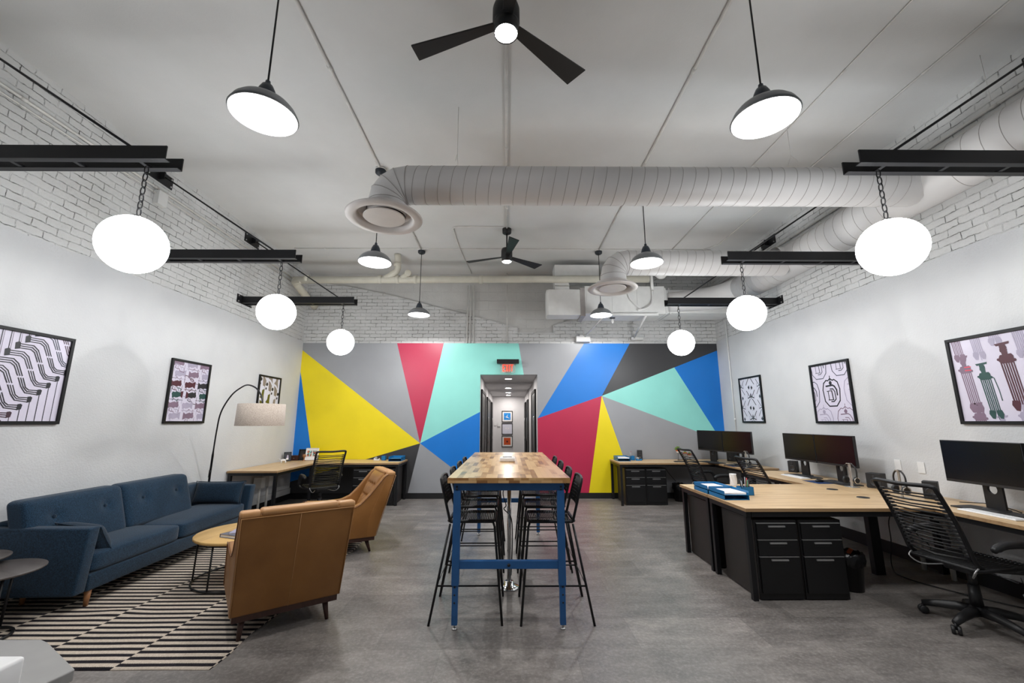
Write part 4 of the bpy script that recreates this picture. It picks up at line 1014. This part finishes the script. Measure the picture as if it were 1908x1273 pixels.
def headphones(x, y, rz, label, slabel):
    s_ = thing('headphone_stand', slabel, 'headphone stand', (x, y, ZD), rz)
    MB().rbox(-.05, .05, -.06, .06, 0, .008, .003, 1).build('base', 'steel', s_); MB().box(-.006, .006, -.012, -.004, .006, .272).box(-.006, .006, .004, .012, .006, .272).build('post', 'silver_band', s_)
    MB().box(-.02, .02, -.022, .022, .268, .276).build('rest', 'silver_band', s_)
    h = thing('headphones', label, 'headphones', (x, y, ZD), rz)
    MB().tube([(0, .078, .09), (0, .083, .14)] + arc((0, 0, .187), .085, R(0), R(180), 16, 'yz') + [(0, -.083, .14), (0, -.078, .09)], .008, 8).build('headband', 'black_plastic', h)
    for sy in (-1, 1):
        MB().lathe([(.02, -.012), (.040, -.01), (.043, .006), (.034, .016), (.02, .018), (0, .012)], (0, sy * .072, .082), 24, M=Matrix.Rotation(R(90 * sy), 4, 'X') @ Matrix.Rotation(R(0), 4, 'Z')).build('ear_cup', 'black_plastic', h)
        MB().lathe([(.030, .012), (.036, .014), (.038, .010)], (0, sy * .072, .082), 24, M=Matrix.Rotation(R(-90 * sy), 4, 'X'), cap=False).build('ear_ring', 'silver_band', h)
headphones(4.09, 5.17, R(5), 'black headphones with pale rings hung beside the middle monitors', 'silver headphone stand right of the middle monitors')
headphones(4.02, 4.45, R(-10), 'black headphones hung on the stand behind the nearest chair', 'silver headphone stand behind the nearest chair')
headphones(4.00, 7.24, R(5), 'black headphones hung at the end of the back right desk', 'silver headphone stand at the end of the back right desk')
def paper_tray(x, y, rz, label, papers=True, two=True, clear=False):
    o = thing('paper_tray', label, 'paper tray', (x, y, ZD), rz)
    mt = 'tray_blue'; W, D = .25, .33
    for k, (y0, z0) in enumerate(((0, .0), (0, .045))[: 2 if two else 1]):
        t_ = MB(); t_.box(-W / 2, W / 2, y0 - D / 2, y0 + D / 2, z0, z0 + .004)
        t_.box(-W / 2, -W / 2 + .004, y0 - D / 2, y0 + D / 2, z0, z0 + .040); t_.box(W / 2 - .004, W / 2, y0 - D / 2, y0 + D / 2, z0, z0 + .040)
        t_.box(-W / 2, W / 2, y0 + D / 2 - .004, y0 + D / 2, z0, z0 + .040)
        t_.build('tray', mt, o)
    if papers:
        pp_ = MB(); zt = .049 if two else .005
        for k in range(4): pp_.cbox((.0, -.01 + k * .004, zt + .003 + k * .004), (.216, .28, .003), (0, 0, .03 * (k - 1)))
        pp_.build('paper_stack', 'paper', o)
paper_tray(2.275, 4.52, 0, 'blue two-level paper tray with white sheets at the near corner of the island desk')
paper_tray(2.27, 4.87, 0, 'blue two-level paper tray with white sheets at the far corner of the island desk')
paper_tray(2.27, 8.62, 0, 'blue and grey paper tray on the back right desk', True, True); paper_tray(-2.22, 8.66, 0, 'empty blue paper tray at the right end of the back left desk', False, True)
def pen_cup(x, y, label, mat='tray_blue', rz=0, pens=9, w_=.10, d=.10, h=.085):
    o = thing('pen_holder', label, 'pen holder', (x, y, ZD), rz)
    c = MB(); t_ = .004
    c.box(-w_ / 2, w_ / 2, -d / 2, -d / 2 + t_, 0, h).box(-w_ / 2, w_ / 2, d / 2 - t_, d / 2, 0, h).box(-w_ / 2, -w_ / 2 + t_, -d / 2, d / 2, 0, h).box(w_ / 2 - t_, w_ / 2, -d / 2, d / 2, 0, h).box(-w_ / 2, w_ / 2, -d / 2, d / 2, 0, t_)
    c.build('cup', mat, o)
    random.seed(int(abs(x) * 100))
    ms = ['cord_black', 'pen_grey', 'pen_red', 'pen_grey', 'mouse_black', 'pen_green', 'mouse_black', 'pen_grey', 'pen_red']
    for k in range(pens):
        bx, by = random.uniform(-.03, .03), random.uniform(-.03, .03); tx, ty = bx * 1.5 + random.uniform(-.012, .012), by * 1.5
        q = MB().tube([(bx, by, .006), (tx, ty, .15 + random.uniform(-.01, .04))], .005, 6).build('pen', ms[k % 9], o)
pen_cup(2.53, 4.66, 'blue pen holder full of pens beside the paper trays on the island desk', pens=9, w_=.13)
pen_cup(2.50, 8.70, 'blue pen holder on the back right desk', pens=4, w_=.08, d=.08); pen_cup(-2.50, 8.72, 'blue pen holder on the back left desk', pens=0, w_=.08, d=.08)
def tape(x, y, label, c1='white_plastic'):
    o = thing('tape_dispenser', label, 'tape dispenser', (x, y, ZD))
    MB().prism([(-.06, 0), (.06, 0), (.06, .03), (.045, .04), (.03, .02), (-.01, .02), (-.05, .045), (-.06, .03)], -.02, .02, MX).build('body', c1, o, bevel=.003)
    MB().lathe([(.012, -.01), (.028, -.01), (.028, .01), (.012, .01)], (-.02, 0, .04), 18, M=Matrix.Rotation(R(90), 4, 'X')).build('roll', 'pen_grey', o)
tape(-2.64, 8.72, 'white tape dispenser left of the blue holder on the back left desk'); tape(2.60, 8.60, 'small blue and white tape dispenser on the back right desk', 'tray_blue')
vz = thing('spiral_vase', 'white vase with diagonal ridges standing behind the island desk trays', 'vase', (2.735, 5.28, ZD))
b = MB(); n = 40; vs = []; fs = []
for i in range(15):
    z = i / 14 * .142
    for k in range(n):
        q = 2 * PI * k / n; r_ = .036 + .0045 * math.sin(5 * q + z * 60); vs.append((r_ * math.cos(q), r_ * math.sin(q), z))
for i in range(14):
    for k in range(n): fs.append((i * n + k, i * n + (k + 1) % n, (i + 1) * n + (k + 1) % n, (i + 1) * n + k))
fs += [tuple(range(n))[::-1], tuple(range(14 * n, 15 * n))]
b._faces(vs, fs, None, True); b.build('body', 'cup_ridge', vz)
# potted succulents on a wire shelf
ws = thing('wire_shelf', 'small black wire stand holding three tiny potted plants on the back right desk', 'plant stand', (3.52, 8.66, ZD))
MB().tube([(-.12, 0, .006), (.16, 0, .006)], .006, 6).tube([(-.1, 0, 0), (-.1, 0, .14)], .004, 6).tube([(.04, 0, 0), (.04, 0, .09)], .004, 6).tube([(.13, 0, 0), (.13, 0, .07)], .004, 6).build('frame', 'black_metal', ws)
MB().cyl((-.1, 0, 0), .03, .138, .142).cyl((.04, 0, 0), .03, .088, .092).cyl((.13, 0, 0), .03, .068, .072).build('plate', 'black_metal', ws)
for (dx, z, l, leafy) in ((-.1, .142, 'tiny orange and white pot with a leafy succulent, leftmost and tallest', 1), (.04, .092, 'tiny orange and white pot seen through the chair back, middle one', 0), (.13, .072, 'tiny orange and white pot seen through the chair back, rightmost and lowest', 0)):
    o = thing('succulent_pot', l, 'potted plant', (3.52 + dx, 8.66, ZD + z))
    MB().lathe([(0, 0), (.030, 0), (.036, .035), (0, .035)], n=18).build('pot', 'pot_white', o)
    MB().lathe([(.036, .033), (.041, .035), (.042, .06), (.036, .06), (.034, .05), (0, .05)], n=18, cap=False).build('rim', 'terracotta', o)
    lf = MB(); random.seed(3)
    for k in range(34 if leafy else 14):
        q = k * 2.4; el = .3 + (k % 5) * .25; L_ = .075 if leafy else .03
        d = Vector((math.cos(q) * math.cos(el), math.sin(q) * math.cos(el), math.sin(el))) * L_
        lf.tube([(0, 0, .055), tuple(Vector((0, 0, .055)) + d * .6), tuple(Vector((0, 0, .06)) + d)], .006, 5, rr=[.004, .011, .002])
    lf.build('leaves', 'succulent', o)
# left desk things
dg = thing('dog_figurine', 'small white animal figurine at the front of the back left desk things', 'figurine', (-4.20, 8.12, ZD), R(10))
b = MB(); b.sphere((0, 0, .055), 1, 14, 8, (.05, .02, .022)); b.sphere((.065, 0, .075), 1, 12, 8, (.024, .015, .016)); b.tube([(.04, 0, .06), (.06, 0, .072)], .012, 6)
for x in (-.035, .035):
    for y in (-.014, .014): b.tube([(x, y, .05), (x + .012, y, .025), (x, y, 0)], .006, 6)
b.tube([(-.045, 0, .06), (-.08, 0, .085), (-.10, 0, .05)], .004, 5); b.build('body', 'plug_white', dg)
fb = thing('sticky_note_pad', 'small dark box standing left of the pictures on the back left desk', 'box', (-4.26, 8.70, ZD))
MB().box(-.07, .06, -.05, .05, 0, .10).build('case', 'walnut', fb, bevel=.004); MB().box(-.02, .0, -.052, -.049, .04, .05).build('clasp', 'steel', fb)
fb['label'] = 'low dark brown box on the back left desk'; fb.name = 'keepsake_box'
a_ = Art(.1, .1); a_.poly(1, [(.1, .1), (.9, .1), (.9, .9), (.1, .9)]); a_.poly(2, [(.3, .2), (.7, .2), (.6, .7), (.4, .7)])
def standing(label, x, y, W, H, art, mats, rz, fm, fw):
    o = picture(label, W, H, art, mats, (x, y, ZD + H / 2 * math.cos(R(10)) + .004), rz, 'desk_photo_frame', fw, fm=fm); o.rotation_euler = (R(-10), 0, rz)
    bk = MB().cbox((0, .05, -H * .16), (.05, .004, H * .72), (R(24), 0, 0)).build('easel_back', fm, o); return o
standing('dark photo frame standing between the low box and the white frame', -4.14, 8.74, .15, .21, a_, ['cord_black', 'speaker_face', 'walnut'], 0, 'frame_black', .014)
standing('small grey photo frame leaning in the left wall corner', -4.33, 8.52, .13, .17, a_, ['print_slate', 'print_black', 'print_faint'], R(35), 'frame_black', .012)
a_ = Art(.22, .2); random.seed(8)
for (u0, u1) in ((.08, .46), (.54, .92)):
    for i in range(6):
        for j in range(5):
            a_.poly(random.choice((1, 2, 3, 4, 5, 2)), [(u0 + (u1 - u0) * i / 6, .30 + .5 * j / 5), (u0 + (u1 - u0) * (i + 1.0) / 6, .30 + .5 * j / 5 + .02), (u0 + (u1 - u0) * (i + .9) / 6, .30 + .5 * (j + 1) / 5), (u0 + (u1 - u0) * (i - .0) / 6, .30 + .5 * (j + 1) / 5)])
standing('white frame with two square photo collages on the back left desk', -3.94, 8.72, .245, .235, a_, ['paper', 'print_wine', 'terracotta', 'print_slate', 'mural_mint', 'print_black'], R(4), 'plug_white', .006)
gf = thing('glass_vase', 'small amber and black ornament beside the white photo frame', 'ornament', (-4.05, 8.62, ZD))
MB().lathe([(0, 0), (.03, 0), (.03, .01), (.01, .02), (.012, .06), (.035, .085), (.03, .12), (0, .13)], n=16, cap=False).build('body', 'light_leg', gf)

# ---------------------------------------------------------------- outlets and cables at the walls
for (y, l) in ((5.0, 'white wall outlet plate above the middle desk, nearer the monitors'), (4.72, 'white wall outlet plate above the desk, nearer the camera')):
    tag(MB().box(XR - .026, XR - .018, y - .04, y + .04, .98, 1.10).build('outlet_plate', 'outlet_white', bevel=.002), l, 'outlet')
for (x, y, l) in ((4.40, 4.75, 'vertical grey conduit to the floor under the right desk, left one'), (4.40, 4.45, 'vertical grey conduit to the floor under the right desk, right one')):
    o = thing('floor_conduit', l, 'conduit', (x, y, 0)); MB().tube([(0, 0, 0), (0, 0, .60)], .022, 12).build('pipe', 'conduit_paint', o); MB().box(-.05, .07, -.05, .05, .55, .68).build('box', 'conduit_paint', o)
for (x, y, l) in ((-4.30, 7.62, 'vertical painted conduit to the floor under the left desk, left one'), (-4.30, 7.86, 'vertical painted conduit to the floor under the left desk, right one')):
    o = thing('floor_conduit', l, 'conduit', (x, y, 0)); MB().tube([(0, 0, 0), (0, 0, .42)], .020, 12).build('pipe', 'conduit_paint', o); MB().box(-.08, .05, -.06, .06, .40, .58).build('box', 'conduit_paint', o)
tag(MB().box(XL + .018, XL + .05, 5.5, 8.9, .11, .22).build('wall_ledge', 'plaster', bevel=.004), 'low painted ledge along the left wall under the desk', 'ledge')
def cable(pts, label, r=.005): tag(MB().tube(smooth_path(pts, 6), r, 6).build('cable', 'cord_black'), label, 'cable')
cable([(4.34, 4.6, .69), (4.30, 4.66, .55), (4.25, 4.62, .40), (4.3, 4.55, .3), (4.28, 4.5, .2)], 'black cable hanging in a loop under the right desk')
cable([(4.36, 4.8, .68), (4.2, 4.85, .5), (4.22, 4.9, .25), (4.1, 4.8, .02), (3.95, 4.5, .01), (4.1, 4.1, .01), (4.3, 3.8, .01)], 'black cable running from the right desk down across the floor')
cable([(3.1, 8.7, .73), (3.2, 8.72, .55), (3.35, 8.7, .36)], 'black cable hanging under the back right desk')
cable([(4.34, 4.20, ZD + .006), (4.38, 4.0, ZD + .03), (4.36, 3.85, ZD + .03), (4.36, 3.72, ZD + .006)], 'black cable lying on the desk behind the nearest keyboard', .004)
cable([(4.38, 5.3, ZD + .006), (4.3, 5.2, ZD + .006), (4.36, 5.15, ZD + .02), (4.42, 5.0, ZD + .006)], 'black cable behind the speaker right of the middle monitors', .004)

# ---------------------------------------------------------------- rug
rg = MB(); nx, ny = 34, 60; x0, x1, y0, y1 = -4.42, -1.88, 2.99, 5.86
random.seed(2)
def rz_(x, y): return .005 + (.012 * math.exp(-(((x + 3.20) / .16) ** 2 + ((y - 3.80) / .07) ** 2)))
vs = [(x0 + (x1 - x0) * i / nx + (0.0 if i < nx else .012 * math.sin(j * .5)), y0 + (y1 - y0) * j / ny + (.002 * math.sin(i * .7) if j == 0 else 0), rz_(x0 + (x1 - x0) * i / nx, y0 + (y1 - y0) * j / ny)) for j in range(ny + 1) for i in range(nx + 1)]
rg._faces(vs, [(j * (nx + 1) + i, j * (nx + 1) + i + 1, (j + 1) * (nx + 1) + i + 1, (j + 1) * (nx + 1) + i) for j in range(ny) for i in range(nx)], None, True)
ro = rg.build('striped_rug', 'rug_weave'); tag(ro, 'black and cream striped flatweave rug under the sofa and coffee table', 'rug')
md = ro.modifiers.new('thick', 'SOLIDIFY'); md.thickness = .0045; md.offset = -1

# ---------------------------------------------------------------- sofa (world axes; origin near arm)
so = thing('sofa', 'long navy fabric sofa with button-tufted back along the left wall', 'sofa', (-3.945, 5.0, .004), R(2.5))
def sx(x): return x + 3.97
def sy_(y): return y - 5.0
MB().rbox(sx(-4.34), sx(-3.60), sy_(3.84), sy_(6.16), .13, .265, .015).build('base', 'navy_dark', so)
def arm_mesh(yo, yi, nm_):
    b = MB(); M = Matrix(((1, 0, 0, 0), (0, 0, 1, 0), (0, 1, 0, 0), (0, 0, 0, 1)))
    bb = bmesh.new()
    prof = [(sx(-4.38), .13), (sx(-3.61), .13), (sx(-3.57), .655), (sx(-4.38), .665)]
    lo = [bb.verts.new((x, sy_(yo), z)) for x, z in prof]; hi = [bb.verts.new((x, sy_(yi), z)) for x, z in prof]
    bb.faces.new(lo); bb.faces.new(hi[::-1])
    for i in range(4): bb.faces.new((lo[i], hi[i], hi[(i + 1) % 4], lo[(i + 1) % 4]))
    bmesh.ops.bevel(bb, geom=list(bb.edges), offset=.018, segments=3, profile=.5, affect='EDGES')
    b._merge(bb, None, True); return b.build('arm', 'navy_fabric', so)
arm_mesh(3.73, 3.84, 'arm'); arm_mesh(6.14, 6.27, 'arm')
MB().rbox(sx(-4.40), sx(-4.24), sy_(3.8), sy_(6.2), .14, .70, .03).build('back_frame', 'navy_fabric', so)
def cushion(x0, x1, y0, y1, z0, z1, r, lean=0, puff=.02, btns=(), nm_='cushion', mat='navy_fabric', par=None, N=10):
    """soft box with a puffed face; local space of the parent"""
    bb = bmesh.new()
    bmesh.ops.create_cube(bb, size=1)
    bmesh.ops.subdivide_edges(bb, edges=list(bb.edges), cuts=N, use_grid_fill=True)
    for v in bb.verts:
        u, q, s_ = v.co.x * 2, v.co.y * 2, v.co.z * 2
        X, Y, Z = (x1 - x0) / 2, (y1 - y0) / 2, (z1 - z0) / 2
        px_, py_, pz_ = u * X, q * Y, s_ * Z
        # rounded box
        ix, iy, iz = max(-X + r, min(X - r, px_)), max(-Y + r, min(Y - r, py_)), max(-Z + r, min(Z - r, pz_))
        d = Vector((px_ - ix, py_ - iy, pz_ - iz))
        if d.length > 1e-6: d = d.normalized() * r; px_, py_, pz_ = ix + d.x, iy + d.y, iz + d.z
        f1, f2, f3 = 1 - u * u, 1 - q * q, 1 - s_ * s_
        th = min(X, Y, Z)
        if th == X: px_ += puff * u * f2 * f3
        elif th == Z: pz_ += puff * s_ * f1 * f2
        else: py_ += puff * q * f1 * f3
        for (by, bz) in btns:
            dd = ((py_ - by) ** 2 + (pz_ - bz) ** 2) / .05 ** 2
            if u > 0: px_ -= .030 * math.exp(-dd) * u
        v.co = ((x0 + x1) / 2 + px_ - lean * (pz_ + Z), (y0 + y1) / 2 + py_, (z0 + z1) / 2 + pz_)
    b = MB(); b._merge(bb, None, True)
    return b.build(nm_, mat, par or so, sub=1)
cushion(sx(-4.22), sx(-3.60), sy_(3.85), sy_(4.9), .262, .435, .045, 0, .02, nm_='seat_cushion'); cushion(sx(-4.22), sx(-3.60), sy_(4.905), sy_(6.13), .262, .435, .045, 0, .02, nm_='seat_cushion')
for (ya, yb) in ((3.74, 4.70), (4.705, 5.68)):
    c = cushion(sx(-4.18), sx(-4.0), sy_(ya), sy_(yb), .42, .875, .05, .30, .02, [(-.25, .06), (.25, .06)], 'back_cushion', N=22)
    yc = (ya + yb) / 2
    for q in (-.25, .25): MB().sphere((sx(-4.0) - .30 * .29 - .003, sy_(yc + q), .42 + .2275 + .06), 1, 12, 8, (.008, .018, .018)).build('button', 'navy_dark', c)
for (x, y) in ((-3.64, 3.90), (-3.64, 6.08), (-4.2, 3.95), (-4.2, 6.05)):
    MB().lathe([(.016, .006), (.026, .135)], (sx(x), sy_(y), 0), 16).build('leg', 'light_leg', so)
def pillow(x, y, z, W, H, T, rot, label):
    o = thing('throw_pillow', label, 'cushion', (x, y, z)); o.rotation_euler = rot
    bb = bmesh.new(); N = 14; vs = {}
    b = MB()
    for sd_ in (1, -1):
        for i in range(N + 1):
            for j in range(N + 1):
                u, v = i / N * 2 - 1, j / N * 2 - 1
                pin = 1 - .07 * (1 - abs(u) ** 3) * abs(v) ** 2 ; pin2 = 1 - .06 * (1 - abs(v) ** 3) * abs(u) ** 2
                th = T / 2 * ((1 - u ** 4) * (1 - v ** 4)) ** .5
                vs[(sd_, i, j)] = bb.verts.new((u * W / 2 * pin2, sd_ * th, v * H / 2 * pin))
    for sd_ in (1, -1):
        for i in range(N):
            for j in range(N):
                bb.faces.new([vs[(sd_, i, j)], vs[(sd_, i + 1, j)], vs[(sd_, i + 1, j + 1)], vs[(sd_, i, j + 1)]])
    bmesh.ops.remove_doubles(bb, verts=bb.verts, dist=.0005)
    b._merge(bb, None, True); b.build('cover', 'navy_dark', o, sub=1)
    e_ = []
    for k in range(40):
        t_ = k / 10; s_ = int(t_); f_ = (t_ - s_) * 2 - 1
        u, v = [(f_, -1), (1, f_), (-f_, 1), (-1, -f_)][s_]
        e_.append((u * W / 2 * (1 - .06 * (1 - abs(v) ** 3) * abs(u) ** 2), 0, v * H / 2 * (1 - .07 * (1 - abs(u) ** 3) * abs(v) ** 2)))
    MB().tube(e_, .005, 6, closed=True).build('piping', 'navy_dark', o)
pillow(-3.95, 6.02, .585, .66, .30, .17, (R(-16), 0, R(3)), 'navy lumbar pillow leaning on the far sofa arm')
pillow(-3.76, 4.00, .535, .44, .27, .15, (R(34), R(4), R(-4)), 'navy lumbar pillow against the near sofa arm')

# ---------------------------------------------------------------- leather armchairs (front is +x)
def make_armchair():
    o = thing('leather_armchair', 'x', 'armchair'); W = .37; H = .90; zb = .175
    # back outer shell + sides from a side profile (x forward), sides sweep down to the arm front
    prof = [(-.34, zb), (.38, zb), (.40, .50), (.36, .535), (.12, .52), (-.06, .53), (-.16, .57), (-.26, .665), (-.36, .785), (-.43, .87), (-.48, H), (-.53, .89)]
    for sy in (-1, 1):
        b = MB(); bb = bmesh.new()
        def yo(x, z, inner): return sy * (W - (.075 if inner else 0) + .02 * (z - zb))
        a_ = [bb.verts.new((x, yo(x, z, 0), z)) for x, z in prof]; c_ = [bb.verts.new((x, yo(x, z, 1), z)) for x, z in prof]
        bb.faces.new(a_); bb.faces.new(c_[::-1]); n = len(prof)
        for i in range(n): bb.faces.new((a_[i], c_[i], c_[(i + 1) % n], a_[(i + 1) % n]))
        bmesh.ops.recalc_face_normals(bb, faces=bb.faces)
        bmesh.ops.bevel(bb, geom=list(bb.edges), offset=.014, segments=3, profile=.5, affect='EDGES')
        b._merge(bb, None, True); b.build('side_panel', 'tan_leather', o)
        pr = [(x, sy * (W + .002 + .02 * (z - zb)), z) for x, z in prof[1:]]
        MB().tube(smooth_path([(.372, pr[0][1], zb + .01)] + [(x - .004, y, z - .012) for x, y, z in pr[1:]], 3), .004, 6).build('piping', 'tan_piping', o)
    # back slab
    b = MB(); bb = bmesh.new()
    sec = [(-.36, zb), (-.565, .885), (-.545, .905), (-.50, .905), (-.46, .88), (-.27, .40), (-.25, zb)]
    Ws = W + .003
    a_ = [bb.verts.new((x, -Ws - .020 * (z - zb), z)) for x, z in sec]; c_ = [bb.verts.new((x, Ws + .020 * (z - zb), z)) for x, z in sec]
    bb.faces.new(a_); bb.faces.new(c_[::-1]); n = len(sec)
    for i in range(n): bb.faces.new((a_[i], c_[i], c_[(i + 1) % n], a_[(i + 1) % n]))
    bmesh.ops.recalc_face_normals(bb, faces=bb.faces)
    bmesh.ops.bevel(bb, geom=list(bb.edges), offset=.012, segments=3, profile=.5, affect='EDGES')
    b._merge(bb, None, True); b.build('back', 'tan_leather', o)
    MB().rbox(-.570, -.452, -.265, .265, .878, .925, .02).build('headrest_roll', 'tan_edge', o)
    MB().rbox(-.566, -.47, -.392, -.262, .868, .918, .018).build('wing_cap', 'tan_edge', o); MB().rbox(-.566, -.47, .262, .392, .868, .918, .018).build('wing_cap', 'tan_edge', o)
    MB().tube([(-.367, -.366, zb + .008), (-.569, -.380, .872), (-.569, .380, .872), (-.367, .366, zb + .008)], .0035, 6).tube([(-.3585, 0, zb), (-.5635, 0, .87)], .0020, 5).build('back_piping', 'tan_edge', o)
    # inner tufted back cushion
    bb = bmesh.new(); N, K = 24, 24; grid = []
    tuft = [(.0 + k, z) for z in (.60, .74) for k in (-.16, -.053, .053, .16)]
    vv = [[None] * (K + 1) for _ in range(N + 1)]
    for i in range(N + 1):
        for j in range(K + 1):
            y = (-1 + 2 * i / N) * .275; z = .40 + j / K * .49; u = abs(-1 + 2 * i / N); v = j / K
            edge = (1 - u ** 8) * (1 - (2 * v - 1) ** 10)
            x = -.235 - (z - .40) * .455 + .045 * edge
            for (ty, tz) in tuft: x -= .030 * math.exp(-(((y - ty) / .028) ** 2 + ((z - tz) / .022) ** 2))
            for tz in (.60, .74): x -= .012 * math.exp(-((z - tz) / .014) ** 2) * (u < .75)
            vv[i][j] = bb.verts.new((x, y, z))
    for i in range(N):
        for j in range(K): bb.faces.new((vv[i][j], vv[i + 1][j], vv[i + 1][j + 1], vv[i][j + 1]))
    b = MB(); b._merge(bb, None, True); b.build('tufted_cushion', 'tan_leather', o, sub=1)
    cushion(-.27, .40, -.29, .29, .30, .455, .04, 0, .015, nm_='seat_cushion', mat='tan_leather', par=o)
    MB().box(-.355, .375, -W + .015, W - .015, .135, .185).build('base_rail', 'walnut', o, bevel=.003)
    for (x, y, dx) in ((-.27, -.28, -.05), (-.27, .28, -.05), (.30, -.28, .03), (.30, .28, .03)):
        MB().tube([(x, y, .15), (x + dx, y * 1.06, 0)], .02, 12, rr=[.026, .013]).build('leg', 'walnut', o)
    return o
ac = make_armchair()
Fa = math.atan2(.81, -.585)
cxA, cyA = -1.655, 3.475  # middle of the back's bottom edge
ac.location = (cxA + .36 * math.cos(Fa), cyA + .36 * math.sin(Fa), 0); ac.rotation_euler.z = Fa
ac['label'] = 'tan leather armchair with its back to the camera, on the rug corner'; ac['group'] = 'tan leather armchairs'
Fb = math.atan2(-.50, -.866)
rear_near = Vector((-1.60, 5.40)); F = Vector((math.cos(Fb), math.sin(Fb))); Lf = Vector((-F.y, F.x))
cB = rear_near + F * .36 - Lf * .37
dup(ac, (cB.x, cB.y, 0), Fb, 'tufted tan leather armchair seen from its side, behind the other armchair', 'tan leather armchairs')

# ---------------------------------------------------------------- coffee table and books
ct = thing('coffee_table', 'round oak coffee table on a black wire frame by the sofa', 'coffee table', (-2.64, 4.58, 0))
MB().lathe([(0, .418), (.462, .418), (.468, .424), (.468, .440), (.462, .445), (0, .445)], n=64).build('table_top', 'round_oak', ct)
MB().tube([(.43 * math.cos(2 * PI * k / 48), .43 * math.sin(2 * PI * k / 48), .41) for k in range(48)], .009, 8, closed=True).build('top_ring', 'black_metal', ct)
MB().tube([(.44 * math.cos(2 * PI * k / 48), .44 * math.sin(2 * PI * k / 48), .022) for k in range(48)], .009, 8, closed=True).build('bottom_ring', 'black_metal', ct)
for k in range(6): q = R(20 + 60 * k); MB().tube([(.43 * math.cos(q), .43 * math.sin(q), .41), (.44 * math.cos(q), .44 * math.sin(q), .02)], .008, 8).build('leg', 'black_metal', ct)
o = thing('book', 'thick grey book lying at the near edge of the coffee table', 'book', (-2.60, 4.37, .445), R(-20)); MB().box(-.14, .14, -.10, .10, 0, .028).build('pages', 'paper', o); MB().box(-.145, .145, -.105, .105, -.0, .004).box(-.145, .145, -.105, .105, .026, .030).box(-.145, -.141, -.105, .105, 0, .03).build('cover', 'book_grey', o)
o = thing('book', 'thin lilac book on top of the grey book on the coffee table', 'book', (-2.58, 4.40, .475), R(12)); MB().box(-.11, .11, -.08, .08, .002, .012).build('pages', 'paper', o); MB().box(-.112, .112, -.083, .083, 0, .003).box(-.112, .112, -.083, .083, .011, .014).build('cover', 'book_lilac', o)
# nesting side tables at the left edge
def side_table(x, y, z, r, label, rz):
    o = thing('side_table', label, 'side table', (x, y, 0), rz)
    MB().lathe([(0, z - .02), (r - .01, z - .02), (r, z - .012), (r, z - .004), (r - .008, z), (0, z)], n=48).build('table_top', 'dark_top', o)
    rb = r * .62
    MB().tube([(rb * math.cos(2 * PI * k / 40), rb * math.sin(2 * PI * k / 40), .022) for k in range(40)], .010, 8, closed=True).build('bottom_ring', 'black_metal', o)
    for k in range(3): q = R(120 * k); MB().tube([(r * .72 * math.cos(q), r * .72 * math.sin(q), z - .02), (rb * math.cos(q), rb * math.sin(q), .022)], .010, 8).build('leg', 'black_metal', o)
side_table(-3.78, 3.33, .47, .30, 'lower of two dark round side tables at the left edge', R(-20)); side_table(-4.08, 3.38, .53, .27, 'higher of two dark round side tables at the left edge, cut by the frame', R(50))

# ---------------------------------------------------------------- arc lamp
al = thing('arc_floor_lamp', 'black arc floor lamp with a wide linen drum shade over the seating', 'floor lamp', (-4.25, 6.46, 0))
def rel(p): return (p[0] + 4.25, p[1] - 6.46, p[2])
MB().lathe([(0, 0), (.165, 0), (.165, .02), (.15, .03), (0, .03)], n=36).build('base', 'black_metal', al)
pth = [(-4.36, 6.43, .02), (-4.335, 6.37, .62), (-4.21, 6.19, 1.0), (-4.07, 6.0, 1.394), (-3.94, 5.85, 1.664), (-3.73, 5.70, 1.880), (-3.544, 5.6, 1.982), (-3.393, 5.5, 2.005), (-3.224, 5.4, 1.952), (-3.111, 5.33, 1.853), (-3.069, 5.3, 1.76)]
MB().tube([rel(p) for p in smooth_path(pth, 6)], .011, 10, rr=[.0145 if i < 14 else .0095 for i in range(61)]).build('arc_pole', 'black_metal', al)
MB().tube([rel((-4.30, 6.31, .75)), rel((-4.262, 6.26, .85))], .016, 10).build('joint', 'black_metal', al)
MB().lathe([(.27, 0), (.262, .265), (.258, .265), (.266, 0)], rel((-3.07, 5.30, 1.485)), 48, cap=False).build('lamp_shade', 'linen_shade', al)
MB().tube([rel((-3.33, 5.3, 1.745)), rel((-2.81, 5.3, 1.745))], .003, 5).tube([rel((-3.07, 5.04, 1.745)), rel((-3.07, 5.56, 1.745))], .003, 5).lathe([(.018, 0), (.018, .09), (0, .09)], rel((-3.07, 5.3, 1.66)), 12).build('socket', 'black_metal', al)

# ---------------------------------------------------------------- foreground corner, lower left
fg = thing('reception_counter', 'grey glossy counter corner cut by the lower left edge of the view', 'counter', (-1.9, 1.3, 0))
def fr(pts): return [(x + 1.9, y - 1.3) for x, y in pts]
MB().prism(fr([(-2.6, 1.735), (-1.72, 1.735), (-1.675, 1.715), (-1.405, 1.545), (-1.41, 1.51), (-1.46, 1.30), (-1.5, 1.0), (-2.6, 1.0)]), .715, .75).build('counter_top', 'light_grey_plastic', fg, bevel=.004)
MB().prism(fr([(-2.6, 1.66), (-1.72, 1.66), (-1.49, 1.50), (-1.52, 1.05), (-2.6, 1.05)]), 0, .715).build('counter_body', 'white_metal', fg)
wb = thing('white_box', 'white plastic device on the grey counter at the lower left corner', 'device', (-1.62, 1.34, .75))
MB().rbox(-.30, .175, -.25, .085, 0, .10, .012).build('body', 'white_plastic', wb); MB().box(-.28, .12, -.2, .04, .0995, .102).build('panel', 'key_grey', wb)
